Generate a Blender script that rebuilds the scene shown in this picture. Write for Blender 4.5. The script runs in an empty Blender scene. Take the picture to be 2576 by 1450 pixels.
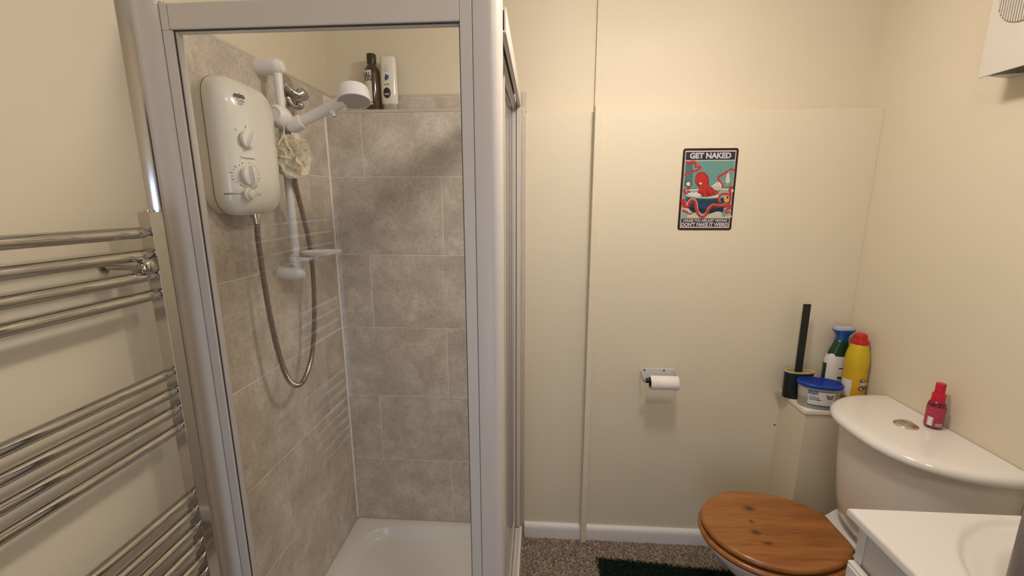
import bpy, bmesh, math, random
from mathutils import Vector, Matrix
random.seed(7)
C = bpy.context.scene.collection
S = bpy.context.scene
PI = math.pi
FZ = 0.056            # carpet lies this far under the tray rim; everything is lifted by it at the end

# ---------------------------------------------------------------- camera, world, lamps, exposure
CAM = (0.8109, -1.6373, 1.3969); YAW, PIT, ROL, FPX = -0.0651, -0.1963, -0.0017, 1065.19
cam = bpy.data.cameras.new('camera'); cam_o = bpy.data.objects.new('camera', cam); C.objects.link(cam_o)
cam.sensor_fit = 'HORIZONTAL'; cam.sensor_width = 36.0; cam.lens = FPX * 36.0 / 2576.0; cam.clip_start = 0.02
_F = Vector((math.sin(YAW) * math.cos(PIT), math.cos(YAW) * math.cos(PIT), math.sin(PIT)))
_R = Vector((math.cos(YAW), -math.sin(YAW), 0)); _U = _R.cross(_F)
_R2 = _R * math.cos(ROL) + _U * math.sin(ROL); _U2 = -_R * math.sin(ROL) + _U * math.cos(ROL)
_M = Matrix((_R2, _U2, -_F)).transposed().to_4x4(); _M.translation = Vector(CAM) + Vector((0, 0, FZ))
cam_o.matrix_world = _M
S.camera = cam_o

w = bpy.data.worlds.new('world'); S.world = w; w.use_nodes = True
w.node_tree.nodes['Background'].inputs[0].default_value = (0.55, 0.68, 0.9, 1)
w.node_tree.nodes['Background'].inputs[1].default_value = 0.25

LAMPS = [(1.17, -0.68, 2.11, 67.0), (1.17, -1.34, 2.11, 24.0)]      # the two shades of the ceiling fitting
WIN_E = 2.6
LAMP_COL = (1.0, 0.90, 0.815, 1)

vs = S.view_settings
S.display_settings.display_device = 'sRGB'
vs.view_transform = 'Standard'; vs.look = 'None'; vs.gamma = 1.0; vs.exposure = 0.42; vs.use_curve_mapping = False

# ---------------------------------------------------------------- helpers
def wpos(o):
    p = Vector((0, 0, 0))
    while o is not None:
        p += o.location; o = o.parent
    return p
def obj(name, bm, mats, parent=None, smooth=True, bevel=0, seg=2, kind=None, label=None, angle=35, recalc=True):
    if recalc: bmesh.ops.recalc_face_normals(bm, faces=bm.faces)
    off = wpos(parent) if parent else Vector((0, 0, 0))
    if parent:
        for v in bm.verts: v.co -= off
    me = bpy.data.meshes.new(name); bm.to_mesh(me); bm.free()
    for m in (mats if isinstance(mats, (list, tuple)) else [mats]): me.materials.append(m)
    o = bpy.data.objects.new(name, me); C.objects.link(o)
    if parent: o.parent = parent
    if smooth:
        for p in me.polygons: p.use_smooth = True
        try: me.set_sharp_from_angle(angle=math.radians(angle))
        except Exception: pass
    if bevel:
        b = o.modifiers.new('bevel', 'BEVEL'); b.width = bevel; b.segments = seg; b.limit_method = 'ANGLE'; b.angle_limit = math.radians(40)
        b.harden_normals = True
    if kind: o['kind'] = kind
    if label: o['label'] = label
    return o
def thing(name, label, cat, loc, group=None):
    o = bpy.data.objects.new(name, None); C.objects.link(o); o.location = loc; o.empty_display_size = .05
    o['label'] = label; o['category'] = cat
    if group: o['group'] = group
    return o
def tag(o, label, cat, group=None):
    o['label'] = label; o['category'] = cat
    if group: o['group'] = group
    return o
def struct(name, bm, m, **k): return obj(name, bm, m, kind='structure', **k)
def BM(): return bmesh.new()
def box(bm, x0, x1, y0, y1, z0, z1, mi=0):
    v = [bm.verts.new((x, y, z)) for x in (x0, x1) for y in (y0, y1) for z in (z0, z1)]
    for f in ((0, 1, 3, 2), (4, 6, 7, 5), (0, 4, 5, 1), (2, 3, 7, 6), (0, 2, 6, 4), (1, 5, 7, 3)):
        fa = bm.faces.new([v[i] for i in f]); fa.material_index = mi
    return v
def loft(bm, rings, cap0=True, cap1=True, closed=True, mi=0):
    R = [[bm.verts.new(p) for p in r] for r in rings]
    n = len(R[0])
    for a, b in zip(R, R[1:]):
        for i in range(n if closed else n - 1):
            f = bm.faces.new((a[i], a[(i + 1) % n], b[(i + 1) % n], b[i])); f.material_index = mi
    if cap0: f = bm.faces.new(R[0][::-1]); f.material_index = mi
    if cap1: f = bm.faces.new(R[-1]); f.material_index = mi
    return R
def frame(d):
    d = Vector(d).normalized(); a = Vector((0, 0, 1)) if abs(d.z) < .9 else Vector((1, 0, 0))
    u = d.cross(a).normalized(); return d, u, d.cross(u).normalized()
def cyl(bm, p0, p1, r0, r1=None, n=24, mi=0, caps=(True, True)):
    r1 = r0 if r1 is None else r1
    p0 = Vector(p0); p1 = Vector(p1); d, u, v = frame(p1 - p0)
    loft(bm, [[p + (u * math.cos(t) + v * math.sin(t)) * r for t in [2 * PI * i / n for i in range(n)]] for p, r in ((p0, r0), (p1, r1))], caps[0], caps[1], mi=mi)
def lathe(bm, prof, c, axis=(0, 0, 1), n=32, mi=0, ex=1.0, ey=1.0, rot=0, caps=(True, True), mis=None):
    c = Vector(c); d, u, v = frame(axis)
    if tuple(axis) == (0, 0, 1): u, v = Vector((1, 0, 0)), Vector((0, 1, 0))
    rings = [[c + d * z + (u * math.cos(t) * ex * math.cos(rot) - v * math.sin(t) * ey * math.sin(rot) + u * 0 + v * math.cos(t) * ex * math.sin(rot) - u * math.sin(t) * ey * math.sin(rot) + v * math.sin(t) * ey * (math.cos(rot) + math.sin(rot))) * max(r, 1e-5) for t in [2 * PI * i / n for i in range(n)]] for r, z in prof]
    if mis is None: loft(bm, rings, caps[0], caps[1], mi=mi)
    else:
        R = [[bm.verts.new(p) for p in r] for r in rings]
        for k, (a, b) in enumerate(zip(R, R[1:])):
            for i in range(n):
                f = bm.faces.new((a[i], a[(i + 1) % n], b[(i + 1) % n], b[i])); f.material_index = mis[k]
        if caps[0]: bm.faces.new(R[0][::-1]).material_index = mis[0]
        if caps[1]: bm.faces.new(R[-1]).material_index = mis[-1]
def cr(pts, m=8):                                   # Catmull-Rom
    P = [Vector(p) for p in pts]; P = [2 * P[0] - P[1]] + P + [2 * P[-1] - P[-2]]; out = []
    for i in range(1, len(P) - 2):
        for k in range(m):
            t = k / m; a, b, c, d = P[i - 1:i + 3]
            out.append(.5 * (2 * b + (c - a) * t + (2 * a - 5 * b + 4 * c - d) * t * t + (3 * b - a - 3 * c + d) * t ** 3))
    out.append(P[-2]); return out
def resample(pts, step):
    out = [pts[0]]; acc = 0
    for a, b in zip(pts, pts[1:]):
        L = (b - a).length; t = step - acc
        while t <= L: out.append(a + (b - a) * (t / L)); t += step
        acc = L - (t - step)
    return out
def tube(bm, pts, r, n=12, mi=0, caps=True):
    pts = [Vector(p) for p in pts]; rr = r if callable(r) else (lambda i: r)
    d, u, v = frame(pts[1] - pts[0]); rings = []
    for i, p in enumerate(pts):
        d2 = (pts[min(i + 1, len(pts) - 1)] - pts[max(i - 1, 0)]).normalized()
        u = (u - d2 * u.dot(d2)).normalized(); v = d2.cross(u)
        rings.append([p + (u * math.cos(t) + v * math.sin(t)) * rr(i) for t in [2 * PI * k / n for k in range(n)]])
    loft(bm, rings, caps, caps, mi=mi)
def rrect(hx, hy, r, n=6):                           # rounded rectangle outline, centred
    out = []
    for cx, cy, a0 in ((hx - r, hy - r, 0), (-hx + r, hy - r, PI / 2), (-hx + r, -hy + r, PI), (hx - r, -hy + r, 1.5 * PI)):
        for k in range(n + 1):
            a = a0 + PI / 2 * k / n; out.append((cx + r * math.cos(a), cy + r * math.sin(a)))
    return out
def superell(a, b, e=2.5, n=48):
    out = []
    for i in range(n):
        t = 2 * PI * i / n; c, s = math.cos(t), math.sin(t)
        out.append((a * math.copysign(abs(c) ** (2 / e), c), b * math.copysign(abs(s) ** (2 / e), s)))
    return out
def flatpoly(bm, pts, mi=0):
    vs_ = [bm.verts.new(p) for p in pts]; f = bm.faces.new(vs_); f.material_index = mi
    bmesh.ops.triangulate(bm, faces=[f])
_dg = None
def text_bm(bm, body, size, fn, mi=0, bold=0.0, sx=1.0, align='CENTER', shear=0.0, res=2):
    cu = bpy.data.curves.new('t', 'FONT'); cu.body = body; cu.size = size; cu.offset = bold; cu.align_x = align; cu.align_y = 'CENTER'; cu.resolution_u = res; cu.shear = shear
    to = bpy.data.objects.new('t', cu); C.objects.link(to)
    bpy.context.view_layer.update()
    me = bpy.data.meshes.new_from_object(to.evaluated_get(bpy.context.evaluated_depsgraph_get()))
    vm = [bm.verts.new(fn(v.co.x * sx, v.co.y)) for v in me.vertices]
    for p in me.polygons:
        try: bm.faces.new([vm[i] for i in p.vertices]).material_index = mi
        except ValueError: pass
    bpy.data.meshes.remove(me); bpy.data.objects.remove(to); bpy.data.curves.remove(cu)

# ---------------------------------------------------------------- materials
def srgb(r, g, b):
    f = lambda c: c / 12.92 if c <= .04045 else ((c + .055) / 1.055) ** 2.4
    return (f(r / 255), f(g / 255), f(b / 255), 1)
def mat(name, col, rough=.5, metal=0, coat=0, spec=.5, trans=0, bump=0, bscale=200, sss=0, var=0, vscale=6, ior=1.45):
    m = bpy.data.materials.new(name); m.use_nodes = True; nt = m.node_tree; b = nt.nodes['Principled BSDF']
    b.inputs['Base Color'].default_value = col; b.inputs['Roughness'].default_value = rough; b.inputs['Metallic'].default_value = metal
    b.inputs['Coat Weight'].default_value = coat; b.inputs['Coat Roughness'].default_value = .06; b.inputs['Specular IOR Level'].default_value = spec
    b.inputs['Transmission Weight'].default_value = trans; b.inputs['IOR'].default_value = ior
    tc = nt.nodes.new('ShaderNodeTexCoord')
    n2 = nt.nodes.new('ShaderNodeTexNoise'); n2.inputs['Scale'].default_value = vscale; n2.inputs['Detail'].default_value = 4
    nt.links.new(tc.outputs['Object'], n2.inputs['Vector'])
    mx = nt.nodes.new('ShaderNodeMix'); mx.data_type = 'RGBA'
    mx.inputs['A'].default_value = tuple(c * (1 - var) for c in col[:3]) + (1,); mx.inputs['B'].default_value = tuple(min(1, c * (1 + var)) for c in col[:3]) + (1,)
    nt.links.new(n2.outputs['Fac'], mx.inputs['Factor']); nt.links.new(mx.outputs['Result'], b.inputs['Base Color'])
    if bump:
        n = nt.nodes.new('ShaderNodeTexNoise'); n.inputs['Scale'].default_value = bscale; n.inputs['Detail'].default_value = 3
        bp = nt.nodes.new('ShaderNodeBump'); bp.inputs['Strength'].default_value = bump; bp.inputs['Distance'].default_value = .001
        nt.links.new(tc.outputs['Object'], n.inputs['Vector']); nt.links.new(n.outputs['Fac'], bp.inputs['Height']); nt.links.new(bp.outputs['Normal'], b.inputs['Normal'])
    if sss: b.inputs['Subsurface Weight'].default_value = sss; b.inputs['Subsurface Radius'].default_value = (.01, .01, .008)
    return m
def emis(name, col, e):
    m = bpy.data.materials.new(name); m.use_nodes = True; nt = m.node_tree; nt.nodes.clear()
    em = nt.nodes.new('ShaderNodeEmission'); em.inputs[0].default_value = col; em.inputs[1].default_value = e
    o = nt.nodes.new('ShaderNodeOutputMaterial'); nt.links.new(em.outputs[0], o.inputs[0]); return m
def clear(name, tint, refl_rough=.02, haze=0.0, hazecol=(1, 1, 1, 1), fac=1.0):
    m = bpy.data.materials.new(name); m.use_nodes = True; nt = m.node_tree; nt.nodes.clear()
    o = nt.nodes.new('ShaderNodeOutputMaterial'); t = nt.nodes.new('ShaderNodeBsdfTransparent'); t.inputs[0].default_value = tint
    g = nt.nodes.new('ShaderNodeBsdfGlossy'); g.inputs['Roughness'].default_value = refl_rough
    ge = nt.nodes.new('ShaderNodeNewGeometry'); dt = nt.nodes.new('ShaderNodeVectorMath'); dt.operation = 'DOT_PRODUCT'
    nt.links.new(ge.outputs['Incoming'], dt.inputs[0]); nt.links.new(ge.outputs['Normal'], dt.inputs[1])
    def mt(op, a, bb=0.0):
        q = nt.nodes.new('ShaderNodeMath'); q.operation = op
        for i, val in enumerate((a, bb)):
            if isinstance(val, float): q.inputs[i].default_value = val
            else: nt.links.new(val, q.inputs[i])
        return q.outputs[0]
    sch = mt('POWER', mt('SUBTRACT', 1.0, mt('ABSOLUTE', dt.outputs['Value'])), 5.0)       # Schlick reflectance of one surface
    mu_out = mt('MULTIPLY', mt('ADD', mt('MULTIPLY', sch, .96), .04), float(fac))
    df = nt.nodes.new('ShaderNodeBsdfDiffuse'); df.inputs[0].default_value = hazecol
    m1 = nt.nodes.new('ShaderNodeMixShader'); m1.inputs[0].default_value = haze; nt.links.new(t.outputs[0], m1.inputs[1]); nt.links.new(df.outputs[0], m1.inputs[2])
    m2 = nt.nodes.new('ShaderNodeMixShader'); nt.links.new(mu_out, m2.inputs[0]); nt.links.new(m1.outputs[0], m2.inputs[1]); nt.links.new(g.outputs[0], m2.inputs[2])
    nt.links.new(m2.outputs[0], o.inputs[0]); return m

M_wall = mat('cream_wall_paint', (0.745, 0.66, 0.50, 1), .62, bump=.12, bscale=260, var=.012, vscale=3)
M_ceil = mat('ceiling_paint', (0.86, 0.84, 0.78, 1), .8)
M_skirt = mat('skirting_gloss', (0.78, 0.74, 0.70, 1), .35, bump=.05, bscale=60)
M_upvc = mat('frame_white', (0.64, 0.59, 0.54, 1), .32, bump=.03, bscale=500)
M_upvc2 = mat('frame_face_white', (0.66, 0.60, 0.53, 1), .38, bump=.03, bscale=500)
M_gasket = mat('dark_gasket', (0.06, 0.045, 0.035, 1), .6)
M_gap = mat('painted_gap_shade', (0.13, 0.10, 0.08, 1), .6)  # dark colour standing for the shade in grooves and gaps
M_chrome = mat('chrome', (0.54, 0.51, 0.475, 1), .06, 1)
M_chrome2 = mat('brushed_chrome', (0.62, 0.58, 0.52, 1), .22, 1)
M_trim = mat('satin_tile_trim', (0.60, 0.54, 0.465, 1), .4, .25)
M_steel = mat('polished_tile_trim', (0.72, 0.72, 0.74, 1), .14, 1)
M_plastic = mat('white_plastic', (0.80, 0.75, 0.68, 1), .28, coat=.3)
M_plastic2 = mat('cream_white_plastic', (0.80, 0.76, 0.66, 1), .2, coat=.5)
M_rail = mat('white_rail_plastic', (0.80, 0.76, 0.72, 1), .3)
M_tray = mat('tray_acrylic', (0.80, 0.77, 0.72, 1), .22, coat=.4)
M_ceramic = mat('white_ceramic', (0.80, 0.76, 0.71, 1), .12, coat=.6)
M_basin = mat('basin_ceramic', (0.72, 0.68, 0.63, 1), .3, coat=.3)
M_vanity = mat('vanity_white_board', (0.72, 0.69, 0.64, 1), .45)
M_black = mat('matt_black', (0.008, 0.014, 0.012, 1), .45)
M_gold = mat('brass_rim', (0.75, 0.62, 0.28, 1), .3, .4)
M_paper = mat('toilet_paper', (0.86, 0.80, 0.76, 1), .9, bump=.4, bscale=900)
M_holder = mat('white_painted_metal', (0.72, 0.72, 0.72, 1), .4)
M_glass = clear('clear_glass', (0.992, 0.995, 0.99, 1), fac=.6)
M_black_t = mat('print_black', (0.02, 0.018, 0.018, 1), .6)
M_grey_t = mat('print_grey', (0.30, 0.28, 0.26, 1), .6)
M_red_t = mat('print_red', (0.55, 0.08, 0.04, 1), .6)
M_white_t = mat('print_white', (0.80, 0.78, 0.74, 1), .5)

def tile_mat():
    m = bpy.data.materials.new('stone_look_tile'); m.use_nodes = True; nt = m.node_tree; b = nt.nodes['Principled BSDF']; L = nt.links.new
    tc = nt.nodes.new('ShaderNodeTexCoord'); at = nt.nodes.new('ShaderNodeAttribute'); at.attribute_name = 'tile'; at.attribute_type = 'GEOMETRY'
    add = nt.nodes.new('ShaderNodeVectorMath'); add.operation = 'ADD'; L(tc.outputs['Object'], add.inputs[0]); L(at.outputs['Vector'], add.inputs[1])
    def noise(s, d, dist=0.0, r=.55):
        n = nt.nodes.new('ShaderNodeTexNoise'); n.inputs['Scale'].default_value = s; n.inputs['Detail'].default_value = d; n.inputs['Distortion'].default_value = dist; n.inputs['Roughness'].default_value = r
        L(add.outputs[0], n.inputs['Vector']); return n
    n1 = noise(8, 10, .35, .70); n2 = noise(95, 6, .9, .62); n3 = noise(260, 3, 0)
    r1 = nt.nodes.new('ShaderNodeValToRGB'); e = r1.color_ramp.elements
    e[0].position = .36; e[0].color = (0.49, 0.425, 0.35, 1); e[1].position = .66; e[1].color = (0.74, 0.67, 0.58, 1)
    e2 = e.new(.5); e2.color = (0.60, 0.525, 0.44, 1)
    L(n1.outputs['Fac'], r1.inputs[0])
    # fine scratch-like veins
    r2 = nt.nodes.new('ShaderNodeValToRGB'); q = r2.color_ramp.elements; q[0].position = .40; q[0].color = (.74, .74, .74, 1); q[1].position = .47; q[1].color = (1, 1, 1, 1)
    qq = q.new(.56); qq.color = (1, 1, 1, 1); qw = q.new(.62); qw.color = (1.12, 1.11, 1.08, 1)
    L(n2.outputs['Fac'], r2.inputs[0])
    mu = nt.nodes.new('ShaderNodeMix'); mu.data_type = 'RGBA'; mu.blend_type = 'MULTIPLY'; mu.inputs['Factor'].default_value = .62
    L(r1.outputs[0], mu.inputs['A']); L(r2.outputs[0], mu.inputs['B'])
    r3 = nt.nodes.new('ShaderNodeValToRGB'); z = r3.color_ramp.elements; z[0].position = .30; z[0].color = (.62, .6, .58, 1); z[1].position = .42; z[1].color = (1, 1, 1, 1)
    L(n3.outputs['Fac'], r3.inputs[0])
    m3 = nt.nodes.new('ShaderNodeMix'); m3.data_type = 'RGBA'; m3.blend_type = 'MULTIPLY'; m3.inputs['Factor'].default_value = .5
    L(mu.outputs['Result'], m3.inputs['A']); L(r3.outputs[0], m3.inputs['B']); L(m3.outputs['Result'], b.inputs['Base Color'])
    b.inputs['Roughness'].default_value = .34
    bp = nt.nodes.new('ShaderNodeBump'); bp.inputs['Strength'].default_value = .12; bp.inputs['Distance'].default_value = .001; L(n2.outputs['Fac'], bp.inputs['Height']); L(bp.outputs['Normal'], b.inputs['Normal'])
    return m
M_tile = tile_mat()
M_grout = mat('pale_grout', (0.86, 0.81, 0.73, 1), .8)

def wood_mat():
    m = bpy.data.materials.new('varnished_pine'); m.use_nodes = True; nt = m.node_tree; b = nt.nodes['Principled BSDF']; L = nt.links.new
    tc = nt.nodes.new('ShaderNodeTexCoord'); mp = nt.nodes.new('ShaderNodeMapping'); mp.inputs['Scale'].default_value = (3.2, 26, 26); L(tc.outputs['Object'], mp.inputs[0])
    n = nt.nodes.new('ShaderNodeTexNoise'); n.inputs['Scale'].default_value = 1.0; n.inputs['Detail'].default_value = 6; n.inputs['Distortion'].default_value = .4; L(mp.outputs[0], n.inputs['Vector'])
    r = nt.nodes.new('ShaderNodeValToRGB'); e = r.color_ramp.elements
    e[0].position = .3; e[0].color = (0.25, 0.082, 0.016, 1); e[1].position = .7; e[1].color = (0.43, 0.170, 0.036, 1); L(n.outputs['Fac'], r.inputs[0])
    mp2 = nt.nodes.new('ShaderNodeMapping'); mp2.inputs['Scale'].default_value = (14, 150, 150); L(tc.outputs['Object'], mp2.inputs[0])
    n2 = nt.nodes.new('ShaderNodeTexNoise'); n2.inputs['Scale'].default_value = 1; n2.inputs['Detail'].default_value = 3; L(mp2.outputs[0], n2.inputs['Vector'])
    r2 = nt.nodes.new('ShaderNodeValToRGB'); q = r2.color_ramp.elements; q[0].position = .35; q[0].color = (.72, .66, .6, 1); q[1].position = .5; q[1].color = (1, 1, 1, 1); L(n2.outputs['Fac'], r2.inputs[0])
    mx = nt.nodes.new('ShaderNodeMix'); mx.data_type = 'RGBA'; mx.blend_type = 'MULTIPLY'; mx.inputs['Factor'].default_value = .6; L(r.outputs[0], mx.inputs['A']); L(r2.outputs[0], mx.inputs['B'])
    last = mx.outputs['Result']
    sep = nt.nodes.new('ShaderNodeSeparateXYZ'); L(tc.outputs['Object'], sep.inputs[0])
    def mnode(op, a, bb, **k):
        q_ = nt.nodes.new('ShaderNodeMath'); q_.operation = op
        for i, val in enumerate((a, bb)):
            if val is None: continue
            if isinstance(val, (int, float)): q_.inputs[i].default_value = val
            else: L(val, q_.inputs[i])
        return q_.outputs[0]
    # knots: (x, y, rx, ry) in the lid's own coordinates, then the glue lines between the boards
    for kx, ky, rx, ry in KNOTS:
        dx = mnode('DIVIDE', mnode('SUBTRACT', sep.outputs[0], kx), rx); dy = mnode('DIVIDE', mnode('SUBTRACT', sep.outputs[1], ky), ry)
        d = mnode('SQRT', mnode('ADD', mnode('MULTIPLY', dx, dx), mnode('MULTIPLY', dy, dy)), None)
        rr_ = nt.nodes.new('ShaderNodeValToRGB'); k = rr_.color_ramp.elements; k[0].position = .3; k[0].color = (.30, .26, .2, 1); k[1].position = 1.0; k[1].color = (1, 1, 1, 1)
        kk = k.new(.55); kk.color = (.66, .62, .5, 1)
        L(mnode('MULTIPLY', d, .6), rr_.inputs[0])
        mm = nt.nodes.new('ShaderNodeMix'); mm.data_type = 'RGBA'; mm.blend_type = 'MULTIPLY'; mm.inputs['Factor'].default_value = 1; L(last, mm.inputs['A']); L(rr_.outputs[0], mm.inputs['B']); last = mm.outputs['Result']
    for jy in (-0.002, .105):
        d = mnode('ABSOLUTE', mnode('SUBTRACT', sep.outputs[1], jy), None)
        t = mnode('MULTIPLY', mnode('LESS_THAN', d, .0007), .35)
        mm = nt.nodes.new('ShaderNodeMix'); mm.data_type = 'RGBA'; L(t, mm.inputs['Factor']); L(last, mm.inputs['A']); mm.inputs['B'].default_value = (.12, .03, .006, 1); last = mm.outputs['Result']
    L(last, b.inputs['Base Color']); b.inputs['Roughness'].default_value = .33; b.inputs['Coat Weight'].default_value = .45; b.inputs['Coat Roughness'].default_value = .15
    return m

def carpet_mat():
    m = bpy.data.materials.new('speckled_beige_carpet'); m.use_nodes = True; nt = m.node_tree; b = nt.nodes['Principled BSDF']; L = nt.links.new
    tc = nt.nodes.new('ShaderNodeTexCoord'); v = nt.nodes.new('ShaderNodeTexVoronoi'); v.inputs['Scale'].default_value = 260; L(tc.outputs['Object'], v.inputs['Vector'])
    r = nt.nodes.new('ShaderNodeValToRGB'); e = r.color_ramp.elements; e[0].position = 0; e[0].color = (0.15, 0.105, 0.075, 1); e[1].position = 1; e[1].color = (0.62, 0.50, 0.40, 1)
    sp = nt.nodes.new('ShaderNodeSeparateColor'); L(v.outputs['Color'], sp.inputs[0]); L(sp.outputs[0], r.inputs[0]); L(r.outputs[0], b.inputs['Base Color'])
    b.inputs['Roughness'].default_value = .95; b.inputs['Specular IOR Level'].default_value = .1
    bp = nt.nodes.new('ShaderNodeBump'); bp.inputs['Strength'].default_value = 1; bp.inputs['Distance'].default_value = .003; L(v.outputs['Distance'], bp.inputs['Height']); L(bp.outputs['Normal'], b.inputs['Normal'])
    return m
M_carpet = carpet_mat()

# ---------------------------------------------------------------- room shell
WR = 2.005; WL = -0.02; YB = 0.09; YD = 0.010; YF = -2.35; ZC = 2.27; ZF = -0.056; ZD = 1.7235
b = BM(); box(b, WL - .1, WR + .1, YF - .1, YB + .1, ZF - .08, ZF); struct('floor', b, M_carpet, smooth=False)
b = BM(); box(b, WL - .1, WR + .1, YF - .1, YB + .1, ZC, ZC + .05); struct('ceiling', b, M_ceil, smooth=False)
b = BM(); box(b, WL - .1, WL, YF - .1, YB + .1, ZF, ZC); struct('wall_left', b, M_wall, smooth=False)
b = BM(); box(b, WR, WR + .1, YF - .1, YB + .1, ZF, ZC); struct('wall_right', b, M_wall, smooth=False)
b = BM(); box(b, WL, WR, YB, YB + .1, ZF, ZC); struct('wall_back', b, M_wall, smooth=False)
b = BM(); box(b, .7535, WR, YD, YB, ZF, ZD); struct('wall_back_lower', b, M_wall, smooth=False, bevel=.0015)
# wall behind the camera, with a tall frosted window and a doorway opened onto an added dark hall
WX0, WX1, WZ0, WZ1 = .44, .94, .12, 1.55
b = BM()
box(b, WL, WX0, YF - .1, YF, ZF, ZC); box(b, WX1, 1.05, YF - .1, YF, ZF, ZC); box(b, 1.81, WR, YF - .1, YF, ZF, ZC); box(b, 1.05, 1.81, YF - .1, YF, 1.95, ZC); box(b, WX0, WX1, YF - .1, YF, WZ1, ZC); box(b, WX0, WX1, YF - .1, YF, ZF, WZ0)
struct('wall_front', b, M_wall, smooth=False)
b = BM()
for a in ((WX0, WX0 + .04, WZ0, WZ1), (WX1 - .04, WX1, WZ0, WZ1), (WX0, WX1, WZ0, WZ0 + .04), (WX0, WX1, WZ1 - .04, WZ1)): box(b, a[0], a[1], YF - .07, YF - .02, a[2], a[3])
wf = struct('window_1', b, M_upvc, bevel=.003)
b = BM(); box(b, WX0 + .04, WX1 - .04, YF - .06, YF - .045, WZ0 + .04, WZ1 - .04); obj('frosted_pane', b, emis('daylight_frosted_glass', (0.60, 0.74, 1.0, 1), WIN_E), wf, smooth=False)
M_hall = mat('added_hall_dark', (0.22, 0.17, 0.12, 1), .8)  # unseen hall, added dark to cut the light bounced into the room
b = BM()
for a in ((.95, .97, -3.6, YF - .1, ZF, ZC), (1.89, 1.91, -3.6, YF - .1, ZF, ZC), (.95, 1.91, -3.62, -3.6, ZF, ZC), (.95, 1.91, -3.6, YF - .1, ZC - .02, ZC), (.95, 1.91, -3.6, YF - .1, ZF - .03, ZF)): box(b, *a)
struct('wall_added_hall', b, M_hall, smooth=False)
b = BM(); box(b, 1.03, 1.075, YF - .1, YF + .012, ZF, 1.975); box(b, 1.785, 1.83, YF - .1, YF + .012, ZF, 1.975); box(b, 1.075, 1.785, YF - .1, YF + .012, 1.93, 1.975); struct('door_1', b, M_skirt, bevel=.002)

# tiled walls: individual bevelled tiles over a grout bed
G = .0013
def tiles(name, rects, fn, bed):
    bm = BM(); lay = bm.faces.layers.float_vector.new('tile')
    for (a0, a1, z0, z1) in rects:
        n0 = len(bm.verts); k = 0.0011
        rid = (random.uniform(-9, 9), random.uniform(-9, 9), random.uniform(-9, 9))
        outer = [(a0 + G, z0 + G), (a1 - G, z0 + G), (a1 - G, z1 - G), (a0 + G, z1 - G)]
        inner = [(a0 + G + k, z0 + G + k), (a1 - G - k, z0 + G + k), (a1 - G - k, z1 - G - k), (a0 + G + k, z1 - G - k)]
        A = [bm.verts.new(fn(p[0], p[1], .0022)) for p in outer]; B = [bm.verts.new(fn(p[0], p[1], .0004)) for p in outer]; D = [bm.verts.new(fn(p[0], p[1], 0)) for p in inner]
        fs = [bm.faces.new(D)]
        for i in range(4):
            fs.append(bm.faces.new((A[i], A[(i + 1) % 4], B[(i + 1) % 4], B[i]))); fs.append(bm.faces.new((B[i], B[(i + 1) % 4], D[(i + 1) % 4], D[i])))
        for f in fs: f[lay] = rid; f.material_index = 0
    v = box(bm, *bed, mi=1)
    return struct(name, bm, [M_tile, M_grout], smooth=False)
H1 = .2993; rows = [0, H1, H1 + .3, H1 + .6, H1 + .9, H1 + 1.2]
AX = .1378; XE = .7415
rects = []
for k in range(6):
    z0 = rows[k]; z1 = rows[k + 1] if k < 5 else 1.730
    odd = (k % 2 == 0)                       # bottom row: joint at AX+.3
    js = [0, AX + .3, XE] if odd else [0, AX, XE]
    for a, c in zip(js, js[1:]): rects.append((a, c, z0, z1))
tiles('wall_back_tiling', rects, lambda a, z, d: (a, d, z), (0, XE, .0012, YB - .004, -.02, 1.7305))
b_ = [(0, .14, 1.742, 1.802), (.14, .7370 + .0, 1.742, 1.802)]
tiles('wall_back_upper_tiling', b_, lambda a, z, d: (a, .080 + d, z), (0, .737, .0812, YB, 1.736, 1.803))
D2 = .1519; YE = -.7595
rects = []
for k in range(7):
    z0 = rows[k] if k < 6 else 1.7993; z1 = rows[k + 1] if k < 5 else (1.7993 if k == 5 else 1.7993)
    if k == 6: break
    odd = (k % 2 == 0)                       # bottom row joints at D2 ; next D2+.3
    js = [0, D2, D2 + .6, -YE] if odd else [0, D2 + .3, -YE]
    js = [0, D2, -YE] if odd else [0, D2 + .3, -YE]
    for a, c in zip(js, js[1:]): rects.append((a, c, z0, z1))
tiles('wall_left_tiling', rects, lambda a, z, d: (-d, -a, z), (WL, -.0012, YE, .086, -.02, 1.7995))
b = BM(); box(b, WL, .0006, YE, .08, 1.7996, 1.8085); struct('trim_1', b, M_trim, bevel=.001)             # top of the left tiles
b = BM(); box(b, 0, .737, .0795, YB, 1.8025, 1.8115); struct('trim_2', b, M_trim, bevel=.001)             # top of the upper strip
b = BM(); box(b, 0, XE, -.0012, .010, 1.7306, 1.7425); box(b, 0, XE, .010, .0812, 1.738, 1.7425); struct('trim_3', b, M_trim, bevel=.001)   # front edge of the ledge
b = BM(); box(b, XE, .7535, -.0012, YD + .004, ZF, 1.7425); struct('trim_4', b, M_trim, bevel=.001)       # right edge of the tiles
b = BM(); box(b, .737, .7550, .078, YB, 1.7425, 1.8115); struct('trim_5', b, M_trim, bevel=.001)
b = BM()
arc = [(WL, YE + .001), (WL, YE - .0150), (WL + .0012, YE - .0148), (-.0008, YE - .0018), (.0004, YE - .0006), (.0005, YE + .001)]
loft(b, [[(x, y, z) for x, y in arc] for z in (-.02, 1.8085)]); struct('trim_6', b, M_steel, angle=40)
b = BM(); loft(b, [[(x, y, z) for x, y in ((-.0008, .0008), (.0048, -.0002), (.0022, -.0022), (.0002, -.0048))] for z in (.0002, 1.7300)]); struct('trim_10', b, M_grout, smooth=False)        # polished end of the left tiles
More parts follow.
